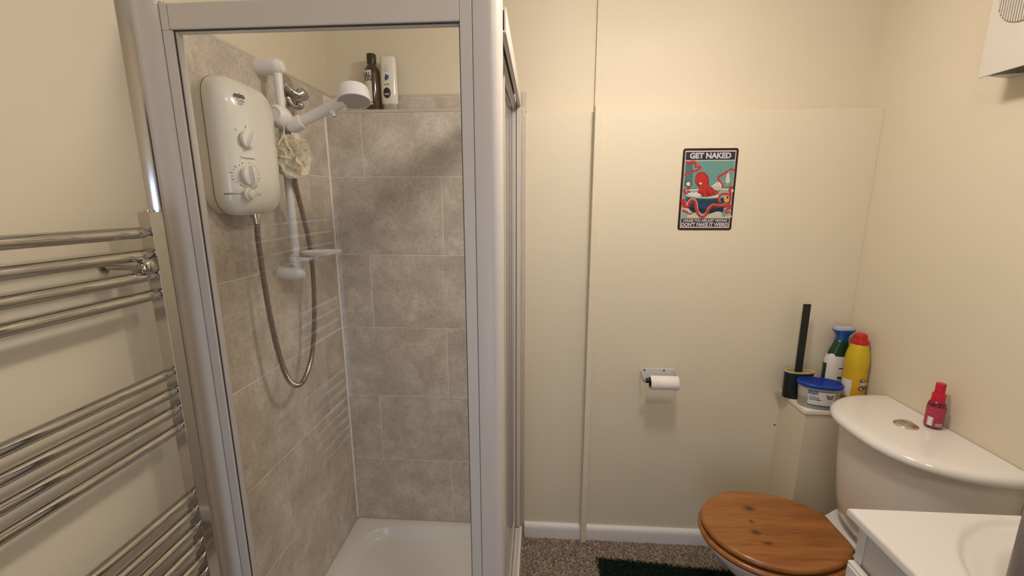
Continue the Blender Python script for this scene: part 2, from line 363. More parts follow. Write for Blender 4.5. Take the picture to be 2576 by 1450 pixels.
# cover strips on the wall and the skirting
b = BM(); box(b, 1.0035, 1.0270, YD - .034, YD, ZF, 1.7405); struct('trim_7', b, M_wall, bevel=.0015)
b = BM(); box(b, 1.0120, 1.0330, YB - .012, YB, ZD, ZC); struct('trim_8', b, M_wall, bevel=.0015)
def skirting(name, x0, x1, y, z0, z1, th=.019):
    bm = BM(); prof = [(0, z0), (-th, z0), (-th, z1 - .022), (-th * .93, z1 - .013), (-th * .7, z1 - .005), (-th * .35, z1 - .001), (0, z1)]
    loft(bm, [[(x, y + p[0], p[1]) for p in prof] for x in (x0, x1)]); return struct(name, bm, M_skirt, angle=50)
skirting('baseboard_back', .757, 1.0030, YD, ZF, .011)
skirting('baseboard_back_right', 1.0275, 1.775, YD, ZF, .011)
# pipe boxing in the corner
b = BM(); box(b, 1.781, WR, -.150, YD, ZF, .646); bx = struct('wall_boxing', b, M_wall, bevel=.0015)
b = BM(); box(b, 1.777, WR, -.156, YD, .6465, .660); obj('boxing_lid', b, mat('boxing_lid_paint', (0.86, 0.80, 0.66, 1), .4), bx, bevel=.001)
# small dark hole in the lower wall beside the boxing
b = BM(); cyl(b, (1.7735, YD - .0006, .512), (1.7735, YD + .004, .512), .0035); struct('trim_9', b, M_black)

# ---------------------------------------------------------------- shower tray
t = thing('shower_tray', 'white square shower tray with rounded basin on the floor inside the enclosure', 'shower tray', (.37, -.38, ZF))
bm = BM()
X0, X1, Y0, Y1 = 0.002, .748, -.775, -.002
cx, cy = (X0 + X1) / 2, (Y0 + Y1) / 2
def ring(x0, x1, y0, y1, r, z, n=8):
    return [((x0 + x1) / 2 + p[0], (y0 + y1) / 2 + p[1], z) for p in rrect((x1 - x0) / 2, (y1 - y0) / 2, r, n)]
R = [ring(X0, X1, Y0, Y1, .012, ZF), ring(X0, X1, Y0, Y1, .012, -.008), ring(X0 + .002, X1 - .002, Y0 + .002, Y1 - .001, .012, -.001), ring(X0 + .006, X1 - .006, Y0 + .006, Y1 - .004, .012, .0),
     ring(.066, .680, -.700, -.044, .115, .0), ring(.069, .677, -.697, -.047, .113, -.002), ring(.072, .674, -.694, -.050, .110, -.007),
     ring(.082, .664, -.684, -.060, .102, -.028), ring(.088, .658, -.678, -.066, .097, -.0345), ring(.098, .648, -.668, -.076, .09, -.0370), ring(.20, .52, -.52, -.22, .06, -.0395)]
loft(bm, R)
obj('tray_body', bm, M_tray, t, angle=60)
b = BM(); lathe(b, [(.045, 0), (.045, .003), (.036, .006), (.012, .007), (0.001, .007)], (.37, -.62 + .2, -.0385)); obj('waste_cover', b, M_chrome, t)

# ---------------------------------------------------------------- shower enclosure
E = thing('shower_enclosure', 'white framed corner shower enclosure with clear glass panels standing on the tray', 'shower enclosure', (.37, -.76, 0))
ZT = 1.786
def prism(bm, poly, z0, z1, mi=0):
    loft(bm, [[(x, y, z) for x, y in poly] for z in (z0, z1)], mi=mi)
# wall jamb: curved outer profile, groove, inner stile
jp = [(.0005, -.752), (.0010, -.760), (.006, -.7665), (.014, -.7685), (.020, -.7668), (.0235, -.7655), (.035, -.7660), (.046, -.7650), (.0535, -.7620), (.0558, -.7585), (.0558, -.725), (.0005, -.725)]
b = BM(); prism(b, jp, 0.0008, ZT + .008); obj('wall_jamb', b, M_upvc, E, angle=28)
b = BM(); prism(b, [(.0560, -.7560), (.0575, -.7560), (.0575, -.730), (.0560, -.730)], .001, ZT + .004); obj('jamb_groove_fill', b, M_gap, E)  # fills the jamb groove; its shade is in the colour
b = BM(); box(b, .0577, .0790, -.7600, -.7322, .001, 1.7365); box(b, .0577, .0733, -.7600, -.7322, 1.7365, ZT + .001); obj('stile', b, M_upvc, E, bevel=.002, seg=3)
b = BM(); box(b, .0735, .6546, -.7598, -.732, 1.7375, ZT - .0005); obj('top_rail', b, M_upvc2, E, bevel=.003, seg=3)
b = BM(); box(b, .0577, .6546, -.7600, -.732, .001, .040); obj('bottom_rail', b, M_upvc, E, bevel=.003, seg=3)
b = BM()
box(b, .0790, .0808, -.756, -.745, .040, 1.7375); box(b, .0790, .6546, -.756, -.745, 1.7350, 1.7375); box(b, .6528, .6546, -.756, -.745, .040, 1.7375); box(b, .0790, .6546, -.756, -.745, .040, .0425)
obj('gasket', b, M_gasket, E)
b = BM(); box(b, .0808, .0835, -.754, -.741, .0425, 1.7350); box(b, .0835, .6528, -.7535, -.741, 1.7335, 1.7350); obj('glazing_bead', b, M_upvc, E)
b = BM(); box(b, .0800, .6540, -.7500, -.7450, .041, 1.7365); obj('front_glass', b, M_glass, E, smooth=False)
# corner post
b = BM(); box(b, .6546, .6785, -.7600, -.730, .001, ZT + .03); obj('stile', b, M_upvc, E, bevel=.0018, seg=3)
pp = [(.6795, -.735), (.6795, -.7590), (.6805, -.7605), (.690, -.7612), (.702, -.7610)]
for k in range(9):
    a = PI / 2 * k / 8; pp.append((.7095 + .0225 * math.sin(a), -.7385 - .0223 * math.cos(a)))
pp += [(.7322, -.700), (.7300, -.694), (.694, -.694), (.694, -.735)]
b = BM(); prism(b, pp, .0008, ZT + .03); obj('corner_post', b, M_upvc, E, angle=24)
b = BM(); box(b, .6784, .6796, -.7585, -.732, .001, ZT + .03); obj('post_groove_fill', b, M_gap, E)  # groove beside the post, darkened by colour
# side: wall channel, door stiles seen end-on, double sliding track above and below, two sliding panes
b = BM(); box(b, .7235, .7385, -.030, -.0015, .012, ZT); obj('wall_channel', b, M_upvc, E, bevel=.0012)
b = BM(); box(b, .7215, .7235, -.028, -.003, .012, 1.765); obj('channel_groove_fill', b, M_gap, E)  # dark strip painted as the shaded groove of the channel
b = BM(); box(b, .6975, .7214, -.026, -.0015, .012, 1.7385); obj('side_stile', b, M_upvc, E, bevel=.001)
b = BM(); box(b, .6950, .6974, -.024, -.0020, .012, 1.7250); obj('channel_groove_fill', b, M_gasket, E)
b = BM(); box(b, .6735, .6949, -.026, -.0015, .012, 1.7385); obj('side_stile', b, M_upvc2, E, bevel=.001)
b = BM(); box(b, .6655, .6734, -.020, -.0015, .012, 1.76); obj('side_stile', b, M_upvc, E, bevel=.001)
def track(y0, y1, up):
    bm = BM(); s = 1
    if up:
        box(bm, .7345, .7382, y0, y1, 1.7390, ZT)          # outer face
        box(bm, .6735, .7345, y0, y1, 1.7800, ZT)          # top web
        box(bm, .6735, .6765, y0, y1, 1.7450, 1.7800)
        box(bm, .6985, .7005, y0, y1, 1.7480, 1.7800)
        box(bm, .7060, .7215, y0, y1, 1.7380, 1.7470)
        box(bm, .7100, .7130, y0, y1, 1.7475, 1.7795)
        box(bm, .6800, .6945, y0, y1, 1.7380, 1.7470)
        box(bm, .7275, .7345, y0, y1, 1.7395, 1.7435)
    else:
        box(bm, .6735, .7390, y0, y1, .0008, .0080)
        box(bm, .7345, .7390, y0, y1, .0080, .0130)
        box(bm, .7200, .7225, y0, y1, .0080, .0200)
        box(bm, .7035, .7065, y0, y1, .0080, .0260)
        box(bm, .6960, .6980, y0, y1, .0080, .0200)
        box(bm, .6735, .6760, y0, y1, .0080, .0150)
    return bm
obj('side_top_track', track(-.694, -.030, True), M_upvc, E, bevel=.0008)
obj('side_bottom_track', track(-.694, -.030, False), M_upvc, E, bevel=.0008)
for (gx, y0, y1, hw) in ((.7115, -.45, -.028, .0090), (.6870, -.690, -.38, .0080)):
    b = BM(); box(b, gx - .002, gx + .002, y0, y1, .030, 1.730); g = obj('side_glass', b, M_glass, E, smooth=False)
    b = BM(); box(b, gx - .0045, gx + .0045, y0, y1, 1.7280, 1.7370); box(b, gx - .0045, gx + .0045, y0, y1, .027, .036); box(b, gx - .0045, gx + .0045, y0 - .012, y0, .027, 1.7370)
    obj('door_frame', b, M_upvc, g, bevel=.0012)

# ---------------------------------------------------------------- electric shower
U = thing('electric_shower', 'white electric shower unit with two dials on the left tiled wall', 'shower unit', (0, -.5275, 1.371))
UC, UZ, HY, HZ = -.5390, 1.5345, .1010, .1655
def uring(x, dy, dz, r, top=0):
    return [(x, UC + p[0], UZ + p[1] - top) for p in rrect(HY - dy, HZ - dz, r, 10)]
b = BM(); loft(b, [uring(.0004, .0022, .0022, .051), uring(.0258, .0022, .0022, .051)]); obj('back_plate', b, M_plastic2, U, angle=50)
b = BM(); loft(b, [uring(.0258, -.0003, -.0003, .0523), uring(.0269, -.0003, -.0003, .0523)]); obj('cover_seam', b, M_gap, U)  # dark ring painted as the shade between cover and back plate
b = BM()
loft(b, [uring(.0275, .0, .0, .052), uring(.048, .0, .0, .052), uring(.062, .0035, .004, .052), uring(.074, .011, .012, .052), uring(.084, .022, .022, .052), uring(.0915, .036, .036, .050), uring(.0965, .052, .058, .035), uring(.0985, .064, .090, .025)], cap0=True, cap1=True)
obj('front_cover', b, M_plastic2, U, angle=60)
def ux(y, z):                      # depth of the domed cover at (y, z)
    best = .0985
    for (x, dy, dz, r), (x2, dy2, dz2, r2) in zip(UR, UR[1:]):
        a = max(abs(y - UC) - (HY - dy), abs(z - UZ) - (HZ - dz)); c = max(abs(y - UC) - (HY - dy2), abs(z - UZ) - (HZ - dz2))
        if a <= 0 < c: return x + (x2 - x) * (-a / (c - a))
    return best
UR = [(.048, .0, .0, .052), (.062, .0035, .004, .052), (.074, .011, .012, .052), (.084, .022, .022, .052), (.0915, .036, .036, .050), (.0965, .052, .058, .035), (.0985, .064, .090, .025)]
def ut(y0, z0): return lambda a, h: (ux(y0 + a, z0 + h) + .0005, y0 + a, z0 + h)
b = BM()
text_bm(b, 'mira', .0150, ut(-.6005, 1.6515), 0, bold=.0006, sx=.95)
def line(bm, fn, p, q, wd, mi=0):
    p = Vector((p[0], p[1])); q = Vector((q[0], q[1])); d = (q - p).normalized(); n = Vector((-d.y, d.x)) * wd / 2
    vs_ = [bm.verts.new(fn(*(v))) for v in (p - n, q - n, q + n, p + n)]; bm.faces.new(vs_).material_index = mi
f0 = ut(-.6005, 1.6405)
line(b, f0, (-.009, .002), (-.001, -.0015), .0010); line(b, f0, (-.001, -.0015), (.002, .001), .0010); line(b, f0, (.002, .001), (.010, -.0025), .0016)
text_bm(b, 'GO', .0085, ut(-.6005, 1.6335), 1, bold=.0001)
obj('logo', b, [M_black_t, M_grey_t], U, smooth=False, recalc=False); b = BM()
f1 = ut(-.5955, 1.551)
line(b, f1, (-.0005, .027), (-.0005, .0335), .0014)
text_bm(b, 'o', .010, ut(-.5955 - .022, 1.551 + .022), 1); 
line(b, f1, (.0165, .0195), (.0215, .0155), .0030)
text_bm(b, 'Temperature', .0078, ut(-.598, 1.508), 1, sx=.86, bold=.0002)
f2 = ut(-.602, 1.4665)
for k, a in enumerate(range(-130, 131, 15)):
    if abs(a) > 128 : continue
    t0 = math.radians(90 + a); long_ = k % 2 == 0; r0 = .0285; r1 = r0 + (.0040 if long_ else .0018)
    line(b, f2, (r0 * math.cos(t0), r0 * math.sin(t0) ), (r1 * math.cos(t0), r1 * math.sin(t0)), .0013)
for a in range(-48, -20, 8):
    t0 = math.radians(-90 + a + 10); line(b, f2, (.0285 * math.cos(t0), .0285 * math.sin(t0)), (.0325 * math.cos(t0), .0325 * math.sin(t0)), .0012)
for a in range(20, 50, 8):
    t0 = math.radians(-90 + a - 6); line(b, f2, (.0285 * math.cos(t0), .0285 * math.sin(t0)), (.0325 * math.cos(t0), .0325 * math.sin(t0)), .0012, 2 if a == 20 else 0)
obj('dial_scale', b, [M_black_t, M_grey_t, M_red_t], U, smooth=False, recalc=False); b = BM()
text_bm(b, 'Start', .0075, ut(-.6395, 1.4225), 1, sx=.9); text_bm(b, 'Stop', .0075, ut(-.5735, 1.4215), 1, sx=.9)
obj('button_lettering', b, [M_black_t, M_grey_t], U, smooth=False, recalc=False)
def dial(y, z, ang, r=.0215):
    x = ux(y, z) + .0002
    bm = BM(); lathe(bm, [(r * 1.04, -.0015), (r * 1.04, .003), (r, .0055), (r * .9, .0062), (.002, .0062)], (x, y, z), axis=(1, 0, 0), n=40)
    d = obj('dial', bm, M_plastic, U, angle=50)
    bm = BM(); c, s = math.cos(ang), math.sin(ang)
    def P(a, w_, h): return (x + h, y + a * c - w_ * s, z + a * s + w_ * c)
    L = r * 1.02
    prof = [(-L, .0035), (-L * .5, .0058), (0, .0066), (L * .5, .0052), (L, .0034)]
    rings = []
    for a, wd in prof: rings.append([P(a, -wd * 1.15, .0055), P(a, wd * 1.15, .0055), P(a, wd, .0165 + .004 * (1 - abs(a / L))), P(a, -wd, .0165 + .004 * (1 - abs(a / L)))])
    loft(bm, rings); obj('grip', bm, M_plastic, d, bevel=.0015, seg=3, angle=60)
dial(-.5955, 1.551, math.radians(238)); dial(-.602, 1.4665, math.radians(274), .0225)
b = BM(); xb = ux(-.606, 1.4215); lathe(b, [(.0155, -.003), (.0155, .002), (.0125, .003)], (xb, -.606, 1.4215), axis=(1, 0, 0)); lathe(b, [(.0118, .000), (.0118, .008), (.0105, .0105), (.006, .0122), (.0005, .0126)], (xb, -.606, 1.4215), axis=(1, 0, 0)); obj('start_stop_button', b, M_plastic, U)
b = BM(); cyl(b, (.050, -.5300, 1.3725), (.050, -.5300, 1.362), .0135); cyl(b, (.050, -.5300, 1.362), (.050, -.5300, 1.345), .0095, .0085); obj('outlet_nut', b, M_chrome2, U)

# ---------------------------------------------------------------- riser rail, holder, dish, handset, hose
RX, RY = .056, -.3725
Rr = thing('riser_rail', 'white vertical shower riser rail with end brackets on the left tiled wall', 'shower rail', (0, RY, 1.17))
b = BM(); cyl(b, (RX, RY, 1.190), (RX, RY, 1.778), .0118, n=28); obj('rail', b, M_rail, Rr)
def bracket(z, rad, tip):
    bm = BM(); lathe(bm, [(rad * 1.03, 0.0004), (rad, .004), (rad * .98, RX - .004), (rad * .97, RX + .004), (rad * .86, RX + tip * .5), (rad * .6, RX + tip * .86), (.001, RX + tip)], (0, RY, z), axis=(1, 0, 0), n=36); return bm
obj('wall_bracket', bracket(1.783, .0225, .021), M_rail, Rr); obj('wall_bracket', bracket(1.185, .0215, .022), M_rail, Rr)
b = BM(); cyl(b, (RX, RY, 1.208), (RX, RY, 1.225), .0135); cyl(b, (RX, RY, 1.224), (RX, RY, 1.238), .0205); cyl(b, (RX, RY, 1.238), (RX, RY, 1.246), .0155)
pts = [(RX, RY + .018), (RX + .004, RY - .019), (RX + .045, RY - .012), (RX + .047, RY + .012)]
loft(b, [[(x, y, z) for x, y in pts] for z in (1.2255, 1.2375)]); cl = obj('dish_clamp', b, M_rail, Rr, bevel=.001)
b = BM()
dc = Vector((RX + .072, RY + .022, 0)); ang = math.radians(22)
def oval(a, c, z, e=2.3, n=40): return [(dc.x + p[0] * math.cos(ang) - p[1] * math.sin(ang), dc.y + p[0] * math.sin(ang) + p[1] * math.cos(ang), z) for p in superell(a, c, e, n)]
loft(b, [oval(.030, .022, 1.2385), oval(.046, .034, 1.2400), oval(.057, .043, 1.2470), oval(.0605, .046, 1.2530), oval(.0590, .0445, 1.2536), oval(.054, .040, 1.2480), oval(.044, .032, 1.2430), oval(.02, .015, 1.2420)])
obj('soap_dish', b, M_plastic, Rr, angle=60)
# slider / handset holder
H = thing('handset_holder', 'white rounded slider holder gripping the shower handset on the riser rail', 'shower holder', (RX, RY, 1.640))
b = BM(); lathe(b, [(.001, -.040), (.018, -.036), (.027, -.024), (.0315, -.006), (.0320, .012), (.0285, .028), (.0200, .037), (.0185, .0375), (.0175, .0350), (.001, .0350)], (RX + .006, RY - .020, 1.6420), axis=(.12, -.98, .08), n=40); obj('slider_body', b, M_rail, H, angle=60)
hdir = Vector((.885, .0, .365)).normalized()
hb = Vector((RX + .040, RY - .0, 1.6265))
b = BM(); cyl(b, hb - hdir * .022, hb + hdir * .022, .0210, .0200, n=32); cyl(b, (RX + .004, RY, 1.636), hb, .019, .018); obj('cradle', b, M_rail, H, bevel=.003, seg=3, angle=60)
HS = thing('shower_handset', 'white plastic shower head with long handle pointing right from its holder', 'shower handset', hb)
b = BM(); p0 = hb - hdir * .030; p1 = hb + hdir * .162
cyl(b, p0, p1, .0140, .0165, n=32); obj('handle', b, mat('handset_white', (0.80, 0.76, 0.75, 1), .34), HS)
fn = Vector((.13, -.24, -1)).normalized(); hc = hb + hdir * .195 + Vector((-.002, 0, .003))
b = BM(); lathe(b, [(.001, -.023), (.030, -.0225), (.0405, -.019), (.0435, -.012), (.0455, .010), (.0458, .0105), (.0463, .0200), (.0440, .0210), (.0432, .0195)], hc, axis=fn, n=56, caps=(True, False)); obj('head_shell', b, bpy.data.materials['handset_white'], HS, angle=40)
b = BM(); lathe(b, [(.0434, .0172), (.0434, .0196), (.020, .0202), (.0045, .0202), (.004, .0196), (.0035, .0220), (.0005, .0222)], hc, axis=fn, n=56); d_, u_, v_ = frame(fn)
for rr_, nn in ((.012, 8), (.020, 14), (.028, 20), (.036, 26)):
    for k in range(nn):
        a = 2 * PI * k / nn; p = hc + fn * .0195 + (u_ * math.cos(a) + v_ * math.sin(a)) * rr_; cyl(b, p, p + fn * .0016, .0010, .0007, n=6)
obj('spray_plate', b, mat('spray_plate_grey', (0.52, 0.47, 0.45, 1), .5), HS)
up = Vector((-hdir.z, 0, hdir.x)); q = hb + hdir * .118 + Vector((0, -.004, 0))
b = BM(); cyl(b, q - up * .010, q - up * .0205, .0090, .0080); obj('mode_button', b, M_rail, HS, bevel=.001)
b = BM(); cyl(b, q - up * .0200, q - up * .0290, .0072, .0066, n=6); obj('chrome_nut', b, M_chrome2, HS, label='small chrome hexagonal nut')
b = BM(); cyl(b, q + up * .010, q + up * .0200, .0075, .0062); obj('mode_cap', b, M_rail, HS, bevel=.0015)
hp = [(.050, -.5300, 1.345), (.0505, -.5345, 1.300), (.053, -.5330, 1.176), (.058, -.5300, 1.060), (.064, -.5180, .954), (.068, -.4980, .886), (.070, -.4660, .8510), (.070, -.4210, .8505), (.068, -.3640, .9040), (.066, -.3270, 1.000), (.066, -.3060, 1.130), (.067, -.3060, 1.224), (.069, -.3190, 1.302), (.072, -.3440, 1.377), (.076, -.3680, 1.437), (.080, -.3820, 1.480), (.081, -.3830, 1.545), (.076, -.3750, 1.590), tuple(p0 - hdir * .003)]
path = resample(cr(hp, 10), .0013)
b = BM(); tube(b, path, lambda i: .0068 + (.0010 if (i % 4) < 2 else -.0004), n=14)
hose = obj('shower_hose', b, mat('hose_metal', (0.36, 0.315, 0.265, 1), .30, 1), angle=25); tag(hose, 'ribbed grey metal shower hose looping down from the electric shower unit', 'shower hose')

# ---------------------------------------------------------------- scrunched net sponge
PC = Vector((.090, -.412, 1.534))
SP = thing('bath_puff', 'cream net bath puff hanging by string from the shower handset holder', 'bath sponge', PC)
def netmat():
    m = bpy.data.materials.new('cream_net'); m.use_nodes = True; nt = m.node_tree; nt.nodes.clear(); L = nt.links.new
    o = nt.nodes.new('ShaderNodeOutputMaterial'); d = nt.nodes.new('ShaderNodeBsdfDiffuse'); d.inputs[0].default_value = (.98, .91, .76, 1)
    t = nt.nodes.new('ShaderNodeBsdfTranslucent'); t.inputs[0].default_value = (.98, .90, .72, 1); tr = nt.nodes.new('ShaderNodeBsdfTransparent')
    a = nt.nodes.new('ShaderNodeMixShader'); a.inputs[0].default_value = .3; L(d.outputs[0], a.inputs[1]); L(t.outputs[0], a.inputs[2])
    b_ = nt.nodes.new('ShaderNodeMixShader'); b_.inputs[0].default_value = .74; L(tr.outputs[0], b_.inputs[1]); L(a.outputs[0], b_.inputs[2]); L(b_.outputs[0], o.inputs[0]); return m
b = BM()
for k in range(34):
    # a folded petal of netting: fan from the centre with ruffled rim
    d = Vector((random.gauss(0, 1), random.gauss(0, 1) * .7, random.gauss(0, 1))).normalized(); d, u, v = frame(d)
    Rr0 = random.uniform(.044, .062); ph = random.uniform(0, 6.28); wv = random.choice((4, 5, 6, 7)); span = random.uniform(2.6, 4.4); a0 = random.uniform(0, 6.28)
    rows_, cols = 8, 60; gv = []
    for i in range(rows_ + 1):
        r = Rr0 * (i / rows_) ** .8; line_ = []
        for j in range(cols + 1):
            a = a0 + span * j / cols; h = math.sin(a * wv + ph) * .0090 * (i / rows_) ** 1.5 + math.sin(a * 2.3 + ph * 2) * .016 * i / rows_ - .012 * (i / rows_) ** 2
            p = PC + (u * math.cos(a) + v * math.sin(a)) * r + d * (h + .010)
            dz = p - PC; p = PC + Vector((dz.x * .95 + .006, dz.y * .72, dz.z * 1.05)); line_.append(b.verts.new(p))
        gv.append(line_)
    for i in range(rows_):
        for j in range(cols): b.faces.new((gv[i][j], gv[i][j + 1], gv[i + 1][j + 1], gv[i + 1][j]))
obj('net_ruffles', b, netmat(), SP, angle=180, recalc=False)
b = BM(); tube(b, cr([PC + Vector((.0, .0, .01)), PC + Vector((-.008, -.008, .045)), (RX + .024, RY - .038, 1.600), (RX + .026, RY - .034, 1.660)], 8), .0014, n=8)
tube(b, cr([PC + Vector((.0, .0, .01)), PC + Vector((-.012, .0, .045)), (RX - .022, RY - .036, 1.606), (RX - .016, RY - .036, 1.630)], 8), .0012, n=8); obj('hanging_string', b, M_rail, SP)

# ---------------------------------------------------------------- chrome double hook
HK = thing('robe_hook', 'chrome robe hook on the left tiled wall behind the riser rail', 'hook', (0, -.205, 1.745))
b = BM(); loft(b, [[(x, -.246 + p[0] * s_, 1.742 + p[1] * s_) for p in rrect(.030, .055, .014, 6)] for x, s_ in ((.0004, 1), (.005, 1), (.008, .93))]); obj('back_plate', b, M_chrome, HK, angle=50)
def prong(pts, rad):
    bm = BM(); P = cr(pts, 8); n = len(P); tube(bm, P, lambda i: rad * (1.25 - .5 * math.sin(PI * min(1, i / n * 1.15))) , n=20); lathe(bm, [(.001, -rad * 1.2), (rad * .9, -rad * .85), (rad * 1.25, 0), (rad * .9, rad * .85), (.001, rad * 1.2)], P[-1], n=20); return bm
obj('prong', prong([(.006, -.255, 1.762), (.022, -.252, 1.748), (.034, -.238, 1.740), (.040, -.222, 1.748)], .0135), M_chrome, HK, angle=180)
obj('prong', prong([(.006, -.232, 1.762), (.018, -.222, 1.748), (.026, -.206, 1.740), (.030, -.192, 1.748)], .0130), M_chrome, HK, angle=180)
obj('prong', prong([(.006, -.248, 1.728), (.018, -.246, 1.708), (.030, -.238, 1.702), (.036, -.230, 1.710)], .0105), M_chrome, HK, angle=180)

# ---------------------------------------------------------------- bottles on the tiled ledge
def cylmap(c, r, a0, z0, ey=1.0, rot=0):            # wrap (u, v) onto an upright (elliptic) cylinder facing angle a0
    def f(u, v):
        a = a0 + u / r; return (c[0] + math.cos(a) * (r + .0005), c[1] + math.sin(a) * (r * ey + .0005), z0 + v)
    return f
def wrap_patch(bm, f, u0, u1, v0, v1, mi, n=16, lift=1):
    cols = [[bm.verts.new(f(u0 + (u1 - u0) * i / n, v)) for v in (v0, v1)] for i in range(n + 1)]
    for a, c in zip(cols, cols[1:]): bm.faces.new((a[0], c[0], c[1], a[1])).material_index = mi
LZ = 1.7425
B1 = (.1775, .040); B1r = .0285
T = thing('shampoo_bottle', 'brown bottle with dark cap and white label standing on the tiled ledge', 'bottle', (B1[0], B1[1], LZ), None)
b = BM(); lathe(b, [(.024, 0.0003), (.0278, .003), (B1r, .008), (B1r, .130), (.0275, .142), (.0245, .151), (.0195, .158), (.0165, .162), (.0160, .168)], (B1[0], B1[1], LZ), n=40)
bb = obj('bottle_body', b, mat('brown_pet', (0.050, 0.014, 0.005, 1), .12, coat=.35, var=.3, vscale=20), T, angle=40)
b = BM(); lathe(b, [(.0165, .167), (.0170, .169), (.0170, .199), (.0160, .201), (.001, .2012)], (B1[0], B1[1], LZ), n=36); obj('cap', b, mat('dark_brown_cap', (0.02, 0.012, 0.008, 1), .35), T)
b = BM(); f = cylmap((B1[0], B1[1]), B1r, math.radians(-128), LZ)
wrap_patch(b, f, -.034, .0250, .020, .140, 0); f2_ = cylmap((B1[0], B1[1]), B1r + .0003, math.radians(-128), LZ)
wrap_patch(b, f2_, -.034, .0250, .027, .030, 1)
text_bm(b, 'BULL', .0195, lambda u, v: f2_(u + .005, v + .124), 2, bold=.0008, sx=.80); text_bm(b, 'DOG', .0195, lambda u, v: f2_(u + .006, v + .109), 2, bold=.0008, sx=.86)
text_bm(b, 'SKINCARE FOR MEN', .0032, lambda u, v: f2_(u + .000, v + .068), 1, sx=.7); line(b, f2_, (-.008, .060), (.010, .060), .0004, 1)
obj('label', b, [mat('off_white_label', (.72, .70, .58, 1), .5), mat('olive_print', (.10, .12, .06, 1), .5), M_black_t], bb, smooth=False, recalc=False)
B2 = (.2400, .040)
T = thing('shower_gel_bottle', 'white squeeze bottle upside down on its grey cap beside the brown bottle', 'bottle', (B2[0], B2[1], LZ))
def elr(c, a, bb_, z, e=2.4, n=44): return [(c[0] + p[0], c[1] + p[1], z) for p in superell(a, bb_, e, n)]
b = BM(); loft(b, [elr(B2, .0270, .0150, LZ + .024), elr(B2, .0305, .0175, LZ + .029), elr(B2, .0310, .018, LZ + .060), elr(B2, .0306, .018, LZ + .120), elr(B2, .0298, .0165, LZ + .165), elr(B2, .0285, .0145, LZ + .186), elr(B2, .0255, .0115, LZ + .1915), elr(B2, .018, .007, LZ + .1930)])
w2 = obj('bottle_body', b, M_plastic2, T, angle=50)
b = BM(); loft(b, [elr(B2, .0255, .0140, LZ + .0003), elr(B2, .0270, .0155, LZ + .003), elr(B2, .0272, .0157, LZ + .0225), elr(B2, .0262, .0147, LZ + .0245)]); obj('cap', b, mat('warm_grey_plastic', (.36, .33, .28, 1), .4), T, angle=50)
b = BM(); ye = B2[1] - .0188
def f3(u, v):
    k = min(.985, abs(u / .0308)); return (B2[0] + u, B2[1] - .0181 * (1 - k ** 2.4) ** (1 / 2.4) - .0005, LZ + v)
def disc(bm, fn, cu_, cv, ru, rv, mi, n=28):
    c = bm.verts.new(fn(cu_, cv)); R_ = [bm.verts.new(fn(cu_ + ru * math.cos(2 * PI * i / n), cv + rv * math.sin(2 * PI * i / n))) for i in range(n)]
    for i in range(n): bm.faces.new((c, R_[i], R_[(i + 1) % n])).material_index = mi
disc(b, f3, -.004, .062, .0140, .0190, 0)
f4 = lambda u, v: (lambda p: (p[0], p[1] - .0004, p[2]))(f3(u, v))
text_bm(b, 'NIVEA', .0082, lambda u, v: f4(-.004 - u, .058 - v), 1, bold=.0003, sx=.78)
text_bm(b, 'SENSITIVE', .0064, lambda u, v: f3(-.004 - u, .092 - v), 2, bold=.0002, sx=.72)
for k in range(9):
    a = k * 2.4; disc(b, f3, -.003 + .0055 * math.cos(a) * (k / 9 + .3), .116 + .008 * math.sin(a) * (k / 9 + .3), .0036, .0042, 3, n=8)
for k, (tx, sz) in enumerate((('SHOWER', .0046), ('SOFT CREAM', .0036), ('250 ml', .0044), ('all skin types', .0034))): text_bm(b, tx, sz, lambda u, v, k=k: f3(-.004 - u, .138 + .0062 * k - v), 2 if k != 1 else 4, sx=.8)
obj('label', b, [M_black_t, M_white_t, mat('brown_print', (.20, .13, .12, 1), .6), mat('blue_flower_print', (.06, .07, .20, 1), .6), M_red_t], w2, smooth=False, recalc=False)
b = BM(); loft(b, [[(.045 + p[0], .014 + p[1], z) for p in superell(a, c_, 2.4, 36)] for a, c_, z in ((.034, .014, LZ + .0002), (.037, .0165, LZ + .004), (.035, .0150, LZ + .0085), (.026, .010, LZ + .0105))])
tag(obj('soap_bar', b, mat('cream_soap', (.78, .70, .52, 1), .4, sss=.1), angle=60), 'thin cream soap bar in the left corner of the tiled ledge', 'soap')

# ---------------------------------------------------------------- towel radiator
RD = thing('towel_radiator', 'chrome ladder towel radiator on the left wall beside the shower', 'radiator', (.05, -1.12, .1))
def upright(y0):
    bm = BM(); box(bm, .0385, .0650, y0, y0 + .0275, .12, 1.3825); return bm
obj('upright', upright(-.8600), M_chrome, RD, bevel=.0012, seg=2); obj('upright', upright(-1.4000), M_chrome, RD, bevel=.0012, seg=2)
bars = [1.3445, 1.3025, 1.2620, 1.2235, 1.0580, 1.0175, .9775, .9370, .7745, .7345, .6945, .6540, .6135, .5735, .5330, .4930]
for z in bars:
    bm = BM(); n = 40
    P = []
    for i in range(n + 1):
        t_ = i / n; y = -.8605 + t_ * (-1.3720 + .8605); e = min(t_, 1 - t_) * 1.0
        P.append((.0545 + .004 * min(1, e / .06), y, z))
    tube(bm, P, lambda i: .0109 * (0.62 + .38 * min(1, (min(i, 40 - i) + .0) / 1.2)) if min(i, 40 - i) < 2 else .0109, n=24)
    obj('bar', bm, M_chrome, RD, angle=60)
b = BM(); cyl(b, (.051, -.8462, 1.3827), (.051, -.8462, 1.3865), .0095); cyl(b, (.051, -.8462, 1.3865), (.051, -.8462, 1.3890), .0075, .006); obj('air_vent', b, M_chrome2, RD)
